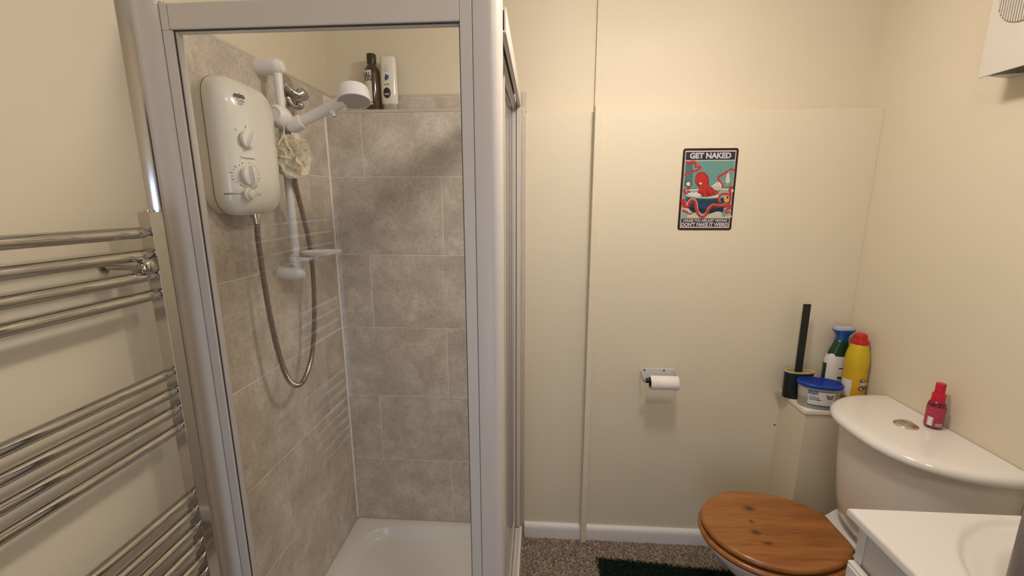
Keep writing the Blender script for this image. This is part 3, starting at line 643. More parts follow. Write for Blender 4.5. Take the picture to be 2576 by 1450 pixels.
def wbr(y, z):
    o = BM(); cyl(o, (WL, y, z), (.043, y, z), .0085); cyl(o, (WL, y, z), (WL + .004, y, z), .0135); k = obj('wall_bracket', o, M_chrome, RD, bevel=.0005)
    o = BM(); cyl(o, (.040, y, z), (.058, y, z), .0115, .0120, n=28); lathe(o, [(.0120, .058), (.0152, .061), (.0158, .068), (.0140, .075), (.009, .079), (.001, .0800)], (0, y, z), axis=(1, 0, 0), n=32); obj('clamp_cap', o, M_chrome, k, angle=50)
wbr(-.8860, 1.2815); wbr(-1.355, 1.2815); wbr(-.8860, .5)

# ---------------------------------------------------------------- tin sign
sx0, sx1, sz0, sz1 = 1.3290, 1.5250, 1.2990, 1.5935
SW, SH = sx1 - sx0, sz1 - sz0; SY = YD - .0005
SG = thing('wall_sign', 'small rectangular tin sign with red octopus in a bathtub on the cream wall', 'sign', (sx0, SY, sz0))
cols = dict(maroon=(.035, .006, .006), ivory=(.62, .55, .50), navy=(.018, .025, .045), teal=(.14, .30, .27), tealdark=(.07, .17, .16), red=(.50, .028, .022), reddark=(.22, .012, .012), tub=(.012, .05, .095), tubdark=(.006, .02, .045), rim=(.60, .58, .42), foam=(.52, .52, .38), foam2=(.30, .38, .33), white=(.70, .66, .62), yellow=(.70, .42, .04), black=(.01, .01, .012), pink=(.60, .28, .24), brown=(.14, .05, .02))
CI = {}; CM = []
for k, c in cols.items(): CI[k] = len(CM); CM.append(mat('sign_' + k, c + (1,), .42))
def SP_(x, y):                                     # sketch units of the sign's artwork -> plane of the sign
    t_ = (y - 172) / 1155; l = 330 - 72 * t_; r = 1113 - 108 * t_
    return ((x - l) / (r - l) * SW, (1 - t_) * SH)
def s3(u, v, lay): return (sx0 + u, SY - .0013 - .00012 * lay, sz0 + v)
b = BM(); loft(b, [[(sx0 + SW / 2 + p[0] * k, y, sz0 + SH / 2 + p[1] * k) for p in rrect(SW / 2, SH / 2, .009, 6)] for y, k in ((YD - .0002, 1), (YD - .0016, 1))]); obj('plate', b, CM[CI['maroon']], SG, smooth=False)
art = BM()
def poly(pts, col, lay): flatpoly(art, [s3(*SP_(*p), lay) for p in pts], CI[col])
def rectuv(u0, u1, v0, v1, col, lay): flatpoly(art, [s3(u, v, lay) for u, v in ((u0, v0), (u1, v0), (u1, v1), (u0, v1))], CI[col])
def smooth_poly(pts, col, lay, m=5):
    P = cr([(p[0], p[1], 0) for p in pts + [pts[0]]], m)[:-1]; poly([(p.x, p.y) for p in P], col, lay)
def ribbon(pts, w0, w1, col, lay, dots=None, m=8):
    P = cr([(p[0], p[1], 0) for p in pts], m); n = len(P); Lf, Rt = [], []
    for i, p in enumerate(P):
        d = (P[min(i + 1, n - 1)] - P[max(i - 1, 0)]); d = Vector((d.x, d.y)).normalized(); nn = Vector((-d.y, d.x)); wd = (w0 + (w1 - w0) * i / (n - 1)) / 2
        Lf.append((p.x + nn.x * wd, p.y + nn.y * wd)); Rt.append((p.x - nn.x * wd, p.y - nn.y * wd))
    for i in range(n - 1):
        vs_ = [art.verts.new(s3(*SP_(*q_), lay)) for q_ in (Lf[i], Lf[i + 1], Rt[i + 1], Rt[i])]; art.faces.new(vs_).material_index = CI[col]
    if dots:
        for i in range(2, n - 2, 2):
            c_ = Rt[i] if dots > 0 else Lf[i]; r_ = abs(dots) * (1 - .5 * i / n)
            cx_ = c_[0] * .8 + P[i].x * .2; cy_ = c_[1] * .8 + P[i].y * .2
            poly([(cx_ + r_ * math.cos(a), cy_ + r_ * math.sin(a)) for a in [2 * PI * j / 7 for j in range(7)]], 'white', lay + .6)
def tent(pts, w0, w1, lay, dots=None):
    ribbon(pts, w0 + 9, w1 + 7, 'reddark', lay); ribbon(pts, w0, w1, 'red', lay + .4, dots)
bu, bv = .0080, .0082
rectuv(bu, SW - bu, bv, SH - bv, 'ivory', 0)
rectuv(bu + .003, SW - bu - .003, SH - .0410, SH - .0125, 'navy', 1)
rectuv(bu + .003, SW - bu - .003, .0125, .0430, 'navy', 1)
rectuv(bu + .002, SW - bu - .002, .0455, SH - .0440, 'teal', 1)
poly([(372, 350), (462, 350), (450, 690), (345, 700)], 'tealdark', 1.6); ribbon([(470, 350), (455, 690)], 5, 5, 'black', 2)
poly([(385, 700), (1035, 690), (1030, 735), (380, 745)], 'tealdark', 1.7); ribbon([(380, 712), (1030, 700)], 10, 10, 'foam2', 2)
smooth_poly([(925, 640), (945, 520), (960, 450), (975, 520), (985, 640), (955, 655)], 'rim', 2); ribbon([(955, 650), (940, 690)], 5, 5, 'rim', 2)
smooth_poly([(370, 690), (365, 640), (400, 615), (440, 640), (440, 700), (405, 725)], 'brown', 2.2); smooth_poly([(372, 660), (400, 632), (430, 650), (425, 690), (390, 690)], 'white', 2.6)
tent([(372, 375), (480, 360), (520, 380), (510, 420), (560, 415), (575, 440), (520, 480), (430, 500), (350, 545)], 38, 20, 3, 5)
tent([(1050, 475), (980, 475), (930, 520), (880, 545), (835, 580), (850, 640), (880, 690), (890, 740), (850, 790)], 22, 40, 3, 5)
smooth_poly([(345, 760), (480, 735), (700, 728), (1010, 735), (1020, 790), (930, 840), (680, 862), (430, 845), (350, 805)], 'rim', 4)
smooth_poly([(385, 770), (520, 752), (700, 745), (960, 752), (985, 790), (880, 820), (680, 832), (450, 822)], 'foam2', 4.5)
poly([(368, 850), (500, 872), (700, 880), (880, 865), (1005, 830), (990, 930), (940, 1020), (860, 1070), (600, 1085), (460, 1060), (400, 1000)], 'tub', 5)
poly([(395, 985), (700, 1030), (945, 990), (900, 1060), (700, 1085), (470, 1065)], 'tubdark', 5.5); ribbon([(380, 900), (650, 925), (1000, 890)], 6, 6, 'tubdark', 5.6)
smooth_poly([(545, 700), (505, 650), (499, 580), (528, 522), (600, 498), (658, 528), (692, 600), (690, 660), (760, 780), (800, 815), (700, 845), (600, 845), (530, 810), (560, 750)], 'reddark', 6)
smooth_poly([(560, 690), (520, 650), (505, 590), (535, 528), (600, 506), (650, 530), (668, 575), (686, 600), (672, 640), (650, 690)], 'red', 6.4)
for n_, (pts, a_, c_) in enumerate((([(600, 670), (585, 730), (540, 790)], 70, 22), ([(625, 680), (630, 760), (650, 840)], 60, 40), ([(650, 680), (690, 760), (760, 830)], 55, 26), ([(665, 680), (730, 750), (830, 800)], 45, 26), ([(610, 690), (600, 760), (570, 820)], 40, 18))): ribbon(pts, a_, c_, 'red', 6.6 + .12 * n_)
for pts in ([(608, 700), (600, 770), (590, 830)], [(655, 700), (690, 780), (705, 840)], [(680, 720), (740, 790)]): ribbon(pts, 5, 5, 'reddark', 7.35)
smooth_poly([(556, 655), (575, 642), (596, 652), (590, 668), (568, 672)], 'white', 7.4); ribbon([(545, 640), (600, 655)], 6, 4, 'reddark', 7.6)
smooth_poly([(725, 700), (780, 660), (830, 635), (870, 690), (850, 745), (800, 755)], 'white', 7); 
for pts in ([(735, 712), (860, 700)], [(770, 740), (865, 725)], [(790, 660), (820, 750)], [(760, 680), (790, 745)], [(820, 645), (845, 745)]): ribbon(pts, 4, 4, 'reddark', 7.5)
ribbon([(715, 720), (790, 765), (850, 762)], 18, 12, 'brown', 7.3)
smooth_poly([(400, 800), (440, 780), (480, 790), (520, 780), (560, 805), (600, 830), (500, 832), (420, 820)], 'white', 7.2)
tent([(345, 740), (370, 800), (400, 770), (440, 780)], 30, 16, 7.5, 4); tent([(330, 880), (345, 960), (390, 985), (430, 930)], 60, 34, 7.6)
tent([(400, 985), (420, 920), (470, 890), (510, 930), (520, 1010), (550, 1090), (600, 1130), (650, 1100), (700, 1010), (760, 965), (850, 975), (930, 945), (985, 880), (975, 830), (920, 812), (860, 830), (835, 880), (850, 935)], 46, 30, 8, 8)
smooth_poly([(310, 1150), (320, 1010), (400, 1010), (470, 1080), (560, 1060), (620, 1120), (700, 1100), (790, 1062), (860, 1065), (900, 1130), (980, 1090), (990, 1150), (650, 1152)], 'foam', 7)
smooth_poly([(315, 1150), (320, 1040), (370, 1040), (400, 1100), (380, 1150)], 'foam2', 7.7); smooth_poly([(900, 1010), (950, 1000), (1003, 1020), (995, 1100), (930, 1130), (900, 1090)], 'foam2', 7.7)
tent([(900, 990), (960, 965), (1000, 990), (940, 1040), (930, 1080), (990, 1060)], 34, 16, 8.2, 4); tent([(325, 1040), (380, 1060), (420, 1090), (460, 1080)], 30, 12, 8.2, 4); tent([(1010, 700), (985, 760), (1000, 820)], 26, 30, 8.2)
smooth_poly([(905, 905), (910, 850), (935, 842), (945, 870), (975, 885), (965, 915), (930, 922)], 'yellow', 9.5); ribbon([(925, 890), (950, 895)], 7, 5, 'brown', 9.9)
for k in range(26):
    x_, y_ = random.uniform(380, 1000), random.uniform(370, 1060); poly([(x_, y_), (x_ + 5, y_ - 8), (x_ + 9, y_ - 7), (x_ + 4, y_ + 2)], 'white', 9.25)
obj('picture', art, CM, SG, smooth=False, recalc=False)
b = BM()
def st(u0, v0, sl=0.0): return lambda a, h: s3(u0 + a, v0 + h + a * sl, 4)
M_let = mat('sign_lettering', (.60, .54, .50, 1), .5)
for nm, tx, sz, vv, bo_, sx_ in (('heading_lettering', 'GET NAKED', .0262, SH - .0268, .0012, 1.02), ('caption_lettering', 'UNLESS YOU ARE JUST VISITING', .0132, .0352, .0005, .845), ('slogan_lettering', "DON'T MAKE IT WEIRD", .0182, .0200, .0008, .89)):
    b = BM(); text_bm(b, tx, sz, st(SW / 2, vv), bold=bo_, sx=sx_, res=4); obj(nm, b, M_let, SG, smooth=False, recalc=False)

# ---------------------------------------------------------------- toilet roll on its holder
TR = thing('toilet_roll_holder', 'white metal toilet roll bracket with black roller on the cream wall', 'toilet roll holder', (1.285, YD, .735))
b = BM(); box(b, 1.222, 1.3565, YD - .0022, YD, .704, .7440); obj('back_plate', b, M_holder, TR, bevel=.0006)
def arm(x):
    bm = BM(); prof = [(YD, .7440), (YD, .704), (-.060, .7130), (-.068, .7140), (-.0745, .7175), (-.077, .7235), (-.0745, .7295), (-.068, .7335)]
    loft(bm, [[(xx, p[0], p[1]) for p in prof] for xx in (x, x + .0020)]); return bm
obj('side_arm', arm(1.2225), M_holder, TR, bevel=.0005); obj('side_arm', arm(1.3545), M_holder, TR, bevel=.0005)
b = BM(); cyl(b, (1.2190, -.0665, .7237), (1.3590, -.0665, .7237), .0035, n=16); cyl(b, (1.2250, -.0665, .7237), (1.3535, -.0665, .7237), .0092, n=28); obj('roller', b, M_black, TR)
b = BM()
M_screw = mat('brown_screw', (.10, .06, .03, 1), .4, .5)
for x in (1.2395, 1.3170):
    b = BM(); cyl(b, (x, YD - .0038, .7375), (x, YD - .0020, .7375), .0035, n=14); obj('screw', b, M_screw, TR)
b = BM(); rc = (-.0665, .7160); n = 40
def rring(x, r): return [(x, rc[0] + r * math.cos(2 * PI * i / n), rc[1] + r * math.sin(2 * PI * i / n)) for i in range(n)]
x0_, x1_ = 1.2440, 1.3490
loft(b, [rring(x0_, .0205), rring(x0_, .0262), rring(x0_ + .001, .0270), rring(x1_ - .001, .0270), rring(x1_, .0262), rring(x1_, .0205), rring(x0_ + .0001, .0205)], cap0=False, cap1=False, mi=0)
loft(b, [rring(x0_ + .0005, .0202), rring(x1_ - .0005, .0202)], False, False, mi=1)
tag(obj('toilet_roll', b, [M_paper, mat('dark_card_tube', (.10, .06, .04, 1), .9)], angle=40), 'nearly finished white toilet roll hanging on the black roller', 'toilet roll')

# ---------------------------------------------------------------- things on the boxing
BZ = .6601
BH = (1.8085, -.0420)
T = thing('toilet_brush', 'black oval toilet brush holder with tall flat handle on the pipe boxing', 'toilet brush', (BH[0], BH[1], BZ))
def sr(c, a, bb_, z, e=2.2, n=48, rot=0):
    return [(c[0] + p[0] * math.cos(rot) - p[1] * math.sin(rot), c[1] + p[0] * math.sin(rot) + p[1] * math.cos(rot), z) for p in superell(a, bb_, e, n)]
b = BM(); loft(b, [sr(BH, .0500, .024, BZ + .0022), sr(BH, .0505, .0245, BZ + .004), sr(BH, .0515, .0255, BZ + .105), sr(BH, .0490, .0230, BZ + .105), sr(BH, .0485, .0225, BZ + .020)]); obj('holder', b, M_black, T, angle=50)
b = BM(); loft(b, [sr(BH, .0518, .0258, BZ + .1045), sr(BH, .0518, .0258, BZ + .1085), sr(BH, .0470, .0210, BZ + .1085), sr(BH, .0470, .0210, BZ + .1040)], False, False); obj('rim', b, M_gold, T, label='thin gold rim', angle=50)
b = BM(); loft(b, [sr(BH, .0468, .0208, BZ + .0995), sr(BH, .0468, .0208, BZ + .1035)]); obj('insert', b, mat('beige_insert', (.32, .27, .17, 1), .6), T, angle=50)
b = BM(); loft(b, [[(BH[0] - .003 + dx_ + lean, BH[1] + dy_ + .001, z) for dx_, dy_ in ((-.0125, -.004), (.0125, -.004), (.0125, .004), (-.0125, .004))] for z, lean in ((BZ + .030, .0), (1.030, -.001))]); hd = obj('handle', b, M_black, T, bevel=.0015)
# clear plastic sheet under the brush
b = BM(); loft(b, [[(x, y, z) for x, y in ((1.752, -.052), (1.812, -.052), (1.828, -.012), (1.812, .004), (1.752, .004))] for z in (BZ + .0002, BZ + .0016)]); ps = obj('plastic_tray', b, clear('clear_plastic', (.80, .80, .78, 1), .1, .45, (.62, .58, .50, 1)), smooth=False); tag(ps, 'flat clear plastic tray under the toilet brush on the pipe boxing', 'tray')
# dehumidifier tub
TC = (1.8430, -.1120); RT = math.radians(-15)
T = thing('dehumidifier_tub', 'oval clear plastic moisture absorber tub with blue holed lid on the boxing', 'tub', (TC[0], TC[1], BZ))
M_tub = clear('frosted_tub_plastic', (.90, .88, .84, 1), .15, .42, (.72, .68, .60, 1))
b = BM(); loft(b, [sr(TC, .0600, .0360, BZ + .0004, 2.3, 48, RT), sr(TC, .0620, .0380, BZ + .004, 2.3, 48, RT), sr(TC, .0680, .0430, BZ + .086, 2.3, 48, RT), sr(TC, .0665, .0415, BZ + .086, 2.3, 48, RT), sr(TC, .0605, .0365, BZ + .006, 2.3, 48, RT)]); tb = obj('tub_body', b, M_tub, T, angle=50)
b = BM(); loft(b, [sr(TC, .0640, .0390, BZ + .042, 2.3, 48, RT), sr(TC, .0660, .0410, BZ + .080, 2.3, 48, RT)]); obj('crystals', b, mat('white_crystals', (.70, .66, .58, 1), .8, bump=.8, bscale=300), T)
M_blue = mat('blue_lid', (.008, .045, .36, 1), .3)
b = BM(); loft(b, [sr(TC, .0700, .0450, BZ + .082, 2.3, 48, RT), sr(TC, .0725, .0475, BZ + .0845, 2.3, 48, RT), sr(TC, .0730, .0480, BZ + .0915, 2.3, 48, RT), sr(TC, .0700, .0450, BZ + .0955, 2.3, 48, RT), sr(TC, .0650, .0400, BZ + .0950, 2.3, 48, RT), sr(TC, .0640, .0390, BZ + .0900, 2.3, 48, RT)], True, False)
for i in range(-6, 7):          # lattice of ribs leaves round-ish holes
    for j in range(-3, 4):
        hx_, hy_ = i * .0105 + (.00525 if j % 2 else 0), j * .0105
        if (abs(hx_) / .064) ** 2.3 + (abs(hy_) / .039) ** 2.3 > .92: continue
        pc = (TC[0] + hx_ * math.cos(RT) - hy_ * math.sin(RT), TC[1] + hx_ * math.sin(RT) + hy_ * math.cos(RT))
        lathe(b, [(.0058, 0), (.0058, .0030), (.0042, .0030), (.0042, 0)], (pc[0], pc[1], BZ + .0895), n=14, caps=(False, False))
obj('lid', b, M_blue, T, angle=50)
b = BM(); loft(b, [sr(TC, .0655, .0405, BZ + .0860, 2.3, 48, RT), sr(TC, .0655, .0405, BZ + .0885, 2.3, 48, RT)]); obj('membrane', b, mat('white_membrane', (.60, .58, .58, 1), .7), T)
def tubf(u, v):                 # front of the tub; u along the oval from its foremost point, v up
    th = -PI / 2 + RT * 0 + u / .062
    c_, s_ = math.cos(th), math.sin(th); k = .0600 + v * .09; px_ = k * 1.03 * math.copysign(abs(c_) ** (2 / 2.3), c_); py_ = (k - .024) * 1.04 * math.copysign(abs(s_) ** (2 / 2.3), s_)
    return (TC[0] + px_ * math.cos(RT) - py_ * math.sin(RT), TC[1] + px_ * math.sin(RT) + py_ * math.cos(RT) - .0012, BZ + v)
def tubf2(u, v): p = tubf(u, v); return (p[0], p[1] - .0006, p[2])
b = BM(); wrap_patch(b, tubf, -.041, .035, .018, .074, 0)
wrap_patch(b, tubf2, -.041, .035, .0165, .0195, 1); wrap_patch(b, tubf2, -.041, .035, .0145, .0165, 2); wrap_patch(b, tubf2, -.041, -.012, .0605, .0745, 1, 8); wrap_patch(b, tubf2, -.012, .035, .0720, .0738, 3, 8)
text_bm(b, 'ashley', .0115, lambda u, v: (lambda p: (p[0], p[1] - .0006, p[2]))(tubf2(u - .026, v + .0675)), 0, shear=.3, sx=.95)
text_bm(b, 'INTERIOR', .0038, lambda u, v: tubf2(u - .028, v + .0545), 3); text_bm(b, 'Household', .0066, lambda u, v: tubf2(u - .0225, v + .0475), 3, bold=.0002); text_bm(b, 'Dehumidifier', .0066, lambda u, v: tubf2(u - .0195, v + .0400), 3, bold=.0002)
for k in range(3): line(b, tubf2, (-.035, .033 - .004 * k), (.020 - .006 * k, .033 - .004 * k), .0009, 4)
flat = [tubf2(u, v) for u, v in ((.010, .046), (.026, .046), (.029, .062), (.007, .062))]; b.faces.new([b.verts.new(p) for p in flat]).material_index = 5
line(b, tubf2, (.005, .0628), (.031, .0628), .0018, 3)
obj('label', b, [mat('label_white', (.74, .70, .68, 1), .5), mat('label_teal', (.012, .14, .20, 1), .5), mat('label_aqua', (.05, .25, .32, 1), .5), M_black_t, M_grey_t, mat('label_mauve', (.25, .17, .17, 1), .6)], tb, smooth=False, recalc=False)
# spray bottle
SB = (1.9360, -.0420)
T = thing('spray_bottle', 'white and green cleaner bottle with blue funnel-shaped trigger head in the corner', 'spray bottle', (SB[0], SB[1], BZ))
b = BM(); rg = []
for z, a, c_, dx_ in ((.0004, .038, .022, 0), (.006, .0405, .0245, 0), (.090, .0405, .0245, 0), (.150, .0395, .0245, 0), (.170, .0370, .0240, .001), (.182, .0345, .0225, .003), (.195, .0310, .021, .005)): rg.append(sr((SB[0] + dx_, SB[1]), a, c_, BZ + z, 2.5))
loft(b, rg); bo = obj('bottle_body', b, mat('white_hdpe', (.74, .70, .66, 1), .4), T, angle=50)
b = BM(); loft(b, [sr((SB[0] + dx_, SB[1]), a, c_, BZ + z, 2.3) for z, a, c_, dx_ in ((.176, .0362, .0240, .0025), (.190, .0335, .0228, .0045), (.205, .0290, .021, .006), (.222, .0240, .019, .0075), (.236, .0205, .0180, .0085), (.2375, .018, .016, .0085))]); obj('shoulder', b, mat('dark_green_plastic', (.006, .045, .018, 1), .25, coat=.4), T, angle=50)
b = BM(); loft(b, [sr((SB[0] + dx_, SB[1]), a, c_, BZ + z, e) for z, a, c_, dx_, e in ((.234, .0205, .0170, .0085, 2.2), (.250, .0215, .0175, .0090, 2.2), (.258, .0250, .0185, .0095, 2.3), (.268, .0340, .0205, .0110, 2.6), (.2735, .0385, .021, .0115, 3), (.2745, .0385, .021, .0115, 3), (.2750, .036, .019, .0115, 3))]); obj('spray_head', b, mat('bright_blue_plastic', (.006, .075, .34, 1), .25, coat=.4), T, angle=50)
b = BM(); loft(b, [sr((SB[0] + .0115, SB[1]), a, c_, BZ + z, 2.6) for z, a, c_ in ((.2752, .0365, .0195), (.2800, .0370, .020), (.2860, .0340, .018), (.2900, .0260, .012))]); obj('clear_cap', b, clear('milky_clear_plastic', (.88, .90, .94, 1), .08, .45, (.66, .68, .75, 1)), T, angle=50)
def sbf(u, v, e=0): k = min(.98, abs(u / .0405)); return (SB[0] + u, SB[1] - .0245 * (1 - k ** 2.5) ** .4 - .0006 - e, BZ + v)
def sbside(u, v):
    a_ = PI + u / .030; c_, s_ = math.cos(a_), math.sin(a_); return (SB[0] + .0411 * math.copysign(abs(c_) ** .8, c_), SB[1] + .0251 * math.copysign(abs(s_) ** .8, s_), BZ + v)
b = BM(); wrap_patch(b, sbside, -.012, .010, .020, .145, 0, 10)
wrap_patch(b, sbf, -.004, .0395, .128, .132, 1, 12)
for k in range(7): line(b, sbf, (-.004, .124 - .0032 * k), (.036, .124 - .0032 * k), .0014, 2)
wrap_patch(b, sbf, -.004, .0395, .088, .098, 3, 12); wrap_patch(b, sbf, -.004, .0395, .040, .084, 4, 12)
text_bm(b, 'Elbow Grease', .0055, lambda u, v: sbf(u + .016, v + .093, .0005), 5, sx=.9) if False else None
ribs = lambda: None
obj('label', b, [bpy.data.materials['dark_green_plastic'], M_black_t, M_grey_t, mat('label_dark_teal', (.012, .06, .07, 1), .5), mat('label_taupe', (.26, .23, .19, 1), .6)], bo, smooth=False, recalc=False)
# bleach bottle
YBt = (1.9660, -.1020)
T = thing('bleach_bottle', 'yellow bleach bottle with red cap on the boxing behind the cistern', 'bottle', (YBt[0], YBt[1], BZ))
b = BM(); n = 44; br = .0362
prof = [(.0320, .0004), (.0352, .004), (br, .012), (br, .050), (.0358, .100), (.0352, .130), (.0362, .150), (.0370, .172), (.0362, .192), (.0325, .212), (.0285, .228), (.0245, .240), (.0200, .246)]
lathe(b, prof, (YBt[0], YBt[1], BZ), n=n); bo = obj('bottle_body', b, mat('yellow_plastic', (.60, .42, .016, 1), .32), T, angle=60)
b = BM(); lathe(b, [(.0235, .240), (.0262, .242), (.0270, .250), (.0255, .256), (.0205, .258), (.0200, .268), (.0192, .274), (.0140, .279), (.001, .281)], (YBt[0], YBt[1], BZ), n=30)
obj('cap', b, mat('red_cap', (.50, .02, .012, 1), .35), T, angle=30)
def yf(lift=.0): return cylmap(YBt, br + .0004 + lift, math.radians(-110), BZ)
b = BM(); fy = yf(); fy2 = yf(.0005); fy3 = yf(.0009)
wrap_patch(b, fy, -.050, .045, .036, .144, 0, 30); wrap_patch(b, fy2, -.012, .045, .034, .047, 1, 14); wrap_patch(b, fy2, -.050, -.0155, .047, .110, 2, 10)
for k in range(8): line(b, fy3, (-.046, .106 - .0034 * k), (-.020, .106 - .0034 * k), .0008, 4)
for k in range(14): line(b, fy3, (-.046, .076 - .0018 * k), (-.020, .076 - .0018 * k), .0010 if k % 3 else .0005, 4)
def fdisc(cu_, cv, ru, rv, mi, f_): disc(b, f_, cu_, cv, ru, rv, mi, 20)
fdisc(.0165, .112, .0105, .0075, 3, fy2); fdisc(.0150, .083, .0105, .0090, 3, fy2); fdisc(.0145, .083, .0058, .0055, 5, fy3); fdisc(.0175, .113, .0058, .0042, 6, fy3)
flatp = [fy2(u, v) for u, v in ((.012, .090), (.022, .078), (.034, .082), (.036, .112), (.016, .104))]
b.faces.new([b.verts.new(p) for p in flatp]).material_index = 3
fy4 = yf(.0014)
text_bm(b, 'POWER', .0165, lambda u, v: fy4(u + .032, v + .0985), 2, bold=.0010, sx=.72); text_bm(b, 'BLEACH', .0100, lambda u, v: fy4(u + .032, v + .0850), 7, bold=.0004, sx=.75)
text_bm(b, 'THICK BLEACH', .0080, lambda u, v: fy3(u + .032, v + .0405), 2, bold=.0003, sx=.75)
obj('label', b, [mat('label_amber', (.68, .40, .02, 1), .35), mat('label_red', (.50, .02, .012, 1), .4), M_white_t, mat('label_slate', (.07, .11, .18, 1), .4), M_black_t, mat('label_straw', (.65, .48, .14, 1), .4), mat('label_peach', (.62, .36, .20, 1), .4), mat('label_blue_grey', (.03, .05, .13, 1), .4)], bo, smooth=False, recalc=False)

# ---------------------------------------------------------------- toilet
TY = -.425
TO = thing('toilet', 'white ceramic close-coupled toilet with varnished wooden seat and lid by the right wall', 'toilet', (1.68, -.40, ZF))
def dsec(depth, hw, z, e=2.7, yc=TY, n=34, xb=WR - .003):      # D section, flat back on the wall
    out = []
    for i in range(n + 1):
        t_ = PI * i / n; s_, c_ = math.sin(t_), math.cos(t_)
        out.append((xb - depth * abs(s_) ** (2 / e), yc + hw * math.copysign(abs(c_) ** (2 / e), c_), z))
    return out
b = BM(); loft(b, [dsec(.10, .130, .335, 2.6), dsec(.150, .172, .338, 2.6), dsec(.178, .190, .350, 2.6), dsec(.196, .200, .385, 2.6), dsec(.208, .207, .450, 2.6), dsec(.220, .214, .560, 2.6), dsec(.230, .220, .714, 2.6)]); obj('cistern', b, M_ceramic, TO, angle=60)
b = BM(); loft(b, [dsec(.225, .214, .7125, 2.6), dsec(.240, .224, .7130, 2.6), dsec(.256, .232, .7185, 2.5), dsec(.2640, .2365, .7260, 2.5), dsec(.2640, .2365, .7360, 2.5), dsec(.2580, .2330, .7440, 2.5), dsec(.2450, .2260, .7490, 2.5), dsec(.2250, .2130, .7505, 2.5), dsec(.16, .16, .7512, 2.5), dsec(.08, .08, .7515, 2.4)]); obj('cistern_lid', b, M_ceramic, TO, angle=60)
FB = (1.8995, -.4130, .7512)
b = BM(); lathe(b, [(.0290, 0), (.0290, .002), (.0270, .004), (.0200, .0075), (.0190, .0075)], FB, n=40); fbx = obj('flush_button', b, M_chrome2, TO)
b = BM(); lathe(b, [(.0186, .0055), (.0186, .0095), (.0170, .0105), (.001, .0108)], FB, n=36); obj('button_plunger', b, M_chrome, fbx)
b = BM(); cyl(b, (FB[0] - .004, FB[1] + .004, FB[2] + .0109), (FB[0] - .004, FB[1] + .004, FB[2] + .0125), .0065, n=20); obj('half_flush_dot', b, M_chrome2, fbx)
# bowl and pan: loft of plan outlines from foot to rim
def egg(xf, xb_, hw, z, yc, n=48, q=(3.4, 2.9)):
    out = []; cxx = xb_ - hw * 1.0; 
    for i in range(n):
        t_ = 2 * PI * i / n; c_, s_ = math.cos(t_), math.sin(t_)
        if c_ <= 0: x_ = cxx + (cxx - xf) * -abs(c_) ** (2 / 2.0)
        else: x_ = cxx + (xb_ - cxx) * abs(c_) ** (2 / q[0])
        out.append((x_, yc + hw * math.copysign(abs(s_) ** (2 / (2.05 if c_ <= 0 else q[1])), s_), z))
    return out
PY = -.385
b = BM(); loft(b, [egg(1.520, 1.93, .105, ZF + .001, PY), egg(1.522, 1.93, .103, ZF + .03, PY), egg(1.535, 1.92, .098, .05, PY), egg(1.520, 1.92, .105, .12, PY), egg(1.455, 1.90, .130, .20, PY, q=(2.8, 2.5)), egg(1.395, 1.84, .158, .262, PY, q=(2.3, 2.2)), egg(1.368, 1.805, .172, .302, PY, q=(2.1, 2.05)), egg(1.362, 1.800, .175, .318, PY, q=(2.1, 2.05)), egg(1.366, 1.796, .172, .3225, PY, q=(2.1, 2.05)), egg(1.44, 1.74, .11, .3228, PY, q=(2.1, 2.05))]); obj('pan', b, M_ceramic, TO, angle=60)
b = BM()                                                       # shelf rising from the pan to the cistern
shelf = []
for x_, hw, z in ((1.70, .080, .3225), (1.740, .092, .3235), (1.770, .104, .3260), (1.795, .112, .3300), (1.820, .122, .3335), (1.845, .136, .3360), (1.870, .150, .3372), (1.99, .160, .3375)):
    shelf.append([(x_, PY - .01 - hw, z - .02), (x_, PY - .01 - hw * .97, z), (x_, PY - .01 + hw * .97, z), (x_, PY - .01 + hw, z - .02), (x_, PY - .01 + hw * .6, .25), (x_, PY - .01 - hw * .6, .25)])
loft(b, shelf); obj('cistern_shelf', b, M_ceramic, TO, angle=50)
KNOTS = [(-.020, .077, .018, .012), (-.042, .016, .007, .007), (-.051, -.032, .014, .011), (-.036, -.077, .014, .006)]
M_wood = wood_mat()
def seat_out(grow, z, yc=PY):                                  # lid outline: round front, straight short hinge edge
    out = []; xf, xb_, hw = 1.360, 1.782, .1735; n = 64
    cxx = 1.560
    for i in range(n):
        t_ = 2 * PI * i / n; c_, s_ = math.cos(t_), math.sin(t_)
        if c_ <= 0: x_ = cxx - (cxx - xf + grow) * abs(c_); y_ = (hw + grow) * s_
        else:
            x_ = cxx + (xb_ - cxx + grow) * min(1, abs(c_) * 1.07) ; y_ = (hw + grow) * math.copysign(abs(s_) ** .92, s_)
        out.append((x_, yc + y_, z))
    return out
def slab(grow, z0, z1, r, inner=None):
    prof = [(grow - r * .9, z0), (grow - r * .3, z0 + r * .25), (grow, z0 + r), (grow, z1 - r), (grow - r * .3, z1 - r * .3), (grow - r, z1 - r * .02), (grow - r * 1.8, z1)]
    return [seat_out(g, z) for g, z in prof]
b = BM(); loft(b, slab(.000, .3485, .3680, .008)); ld = obj('lid', b, M_wood, TO, angle=60)
b = BM(); loft(b, slab(.0085, .3250, .3440, .008)); st_ = obj('seat', b, M_wood, TO, angle=60)
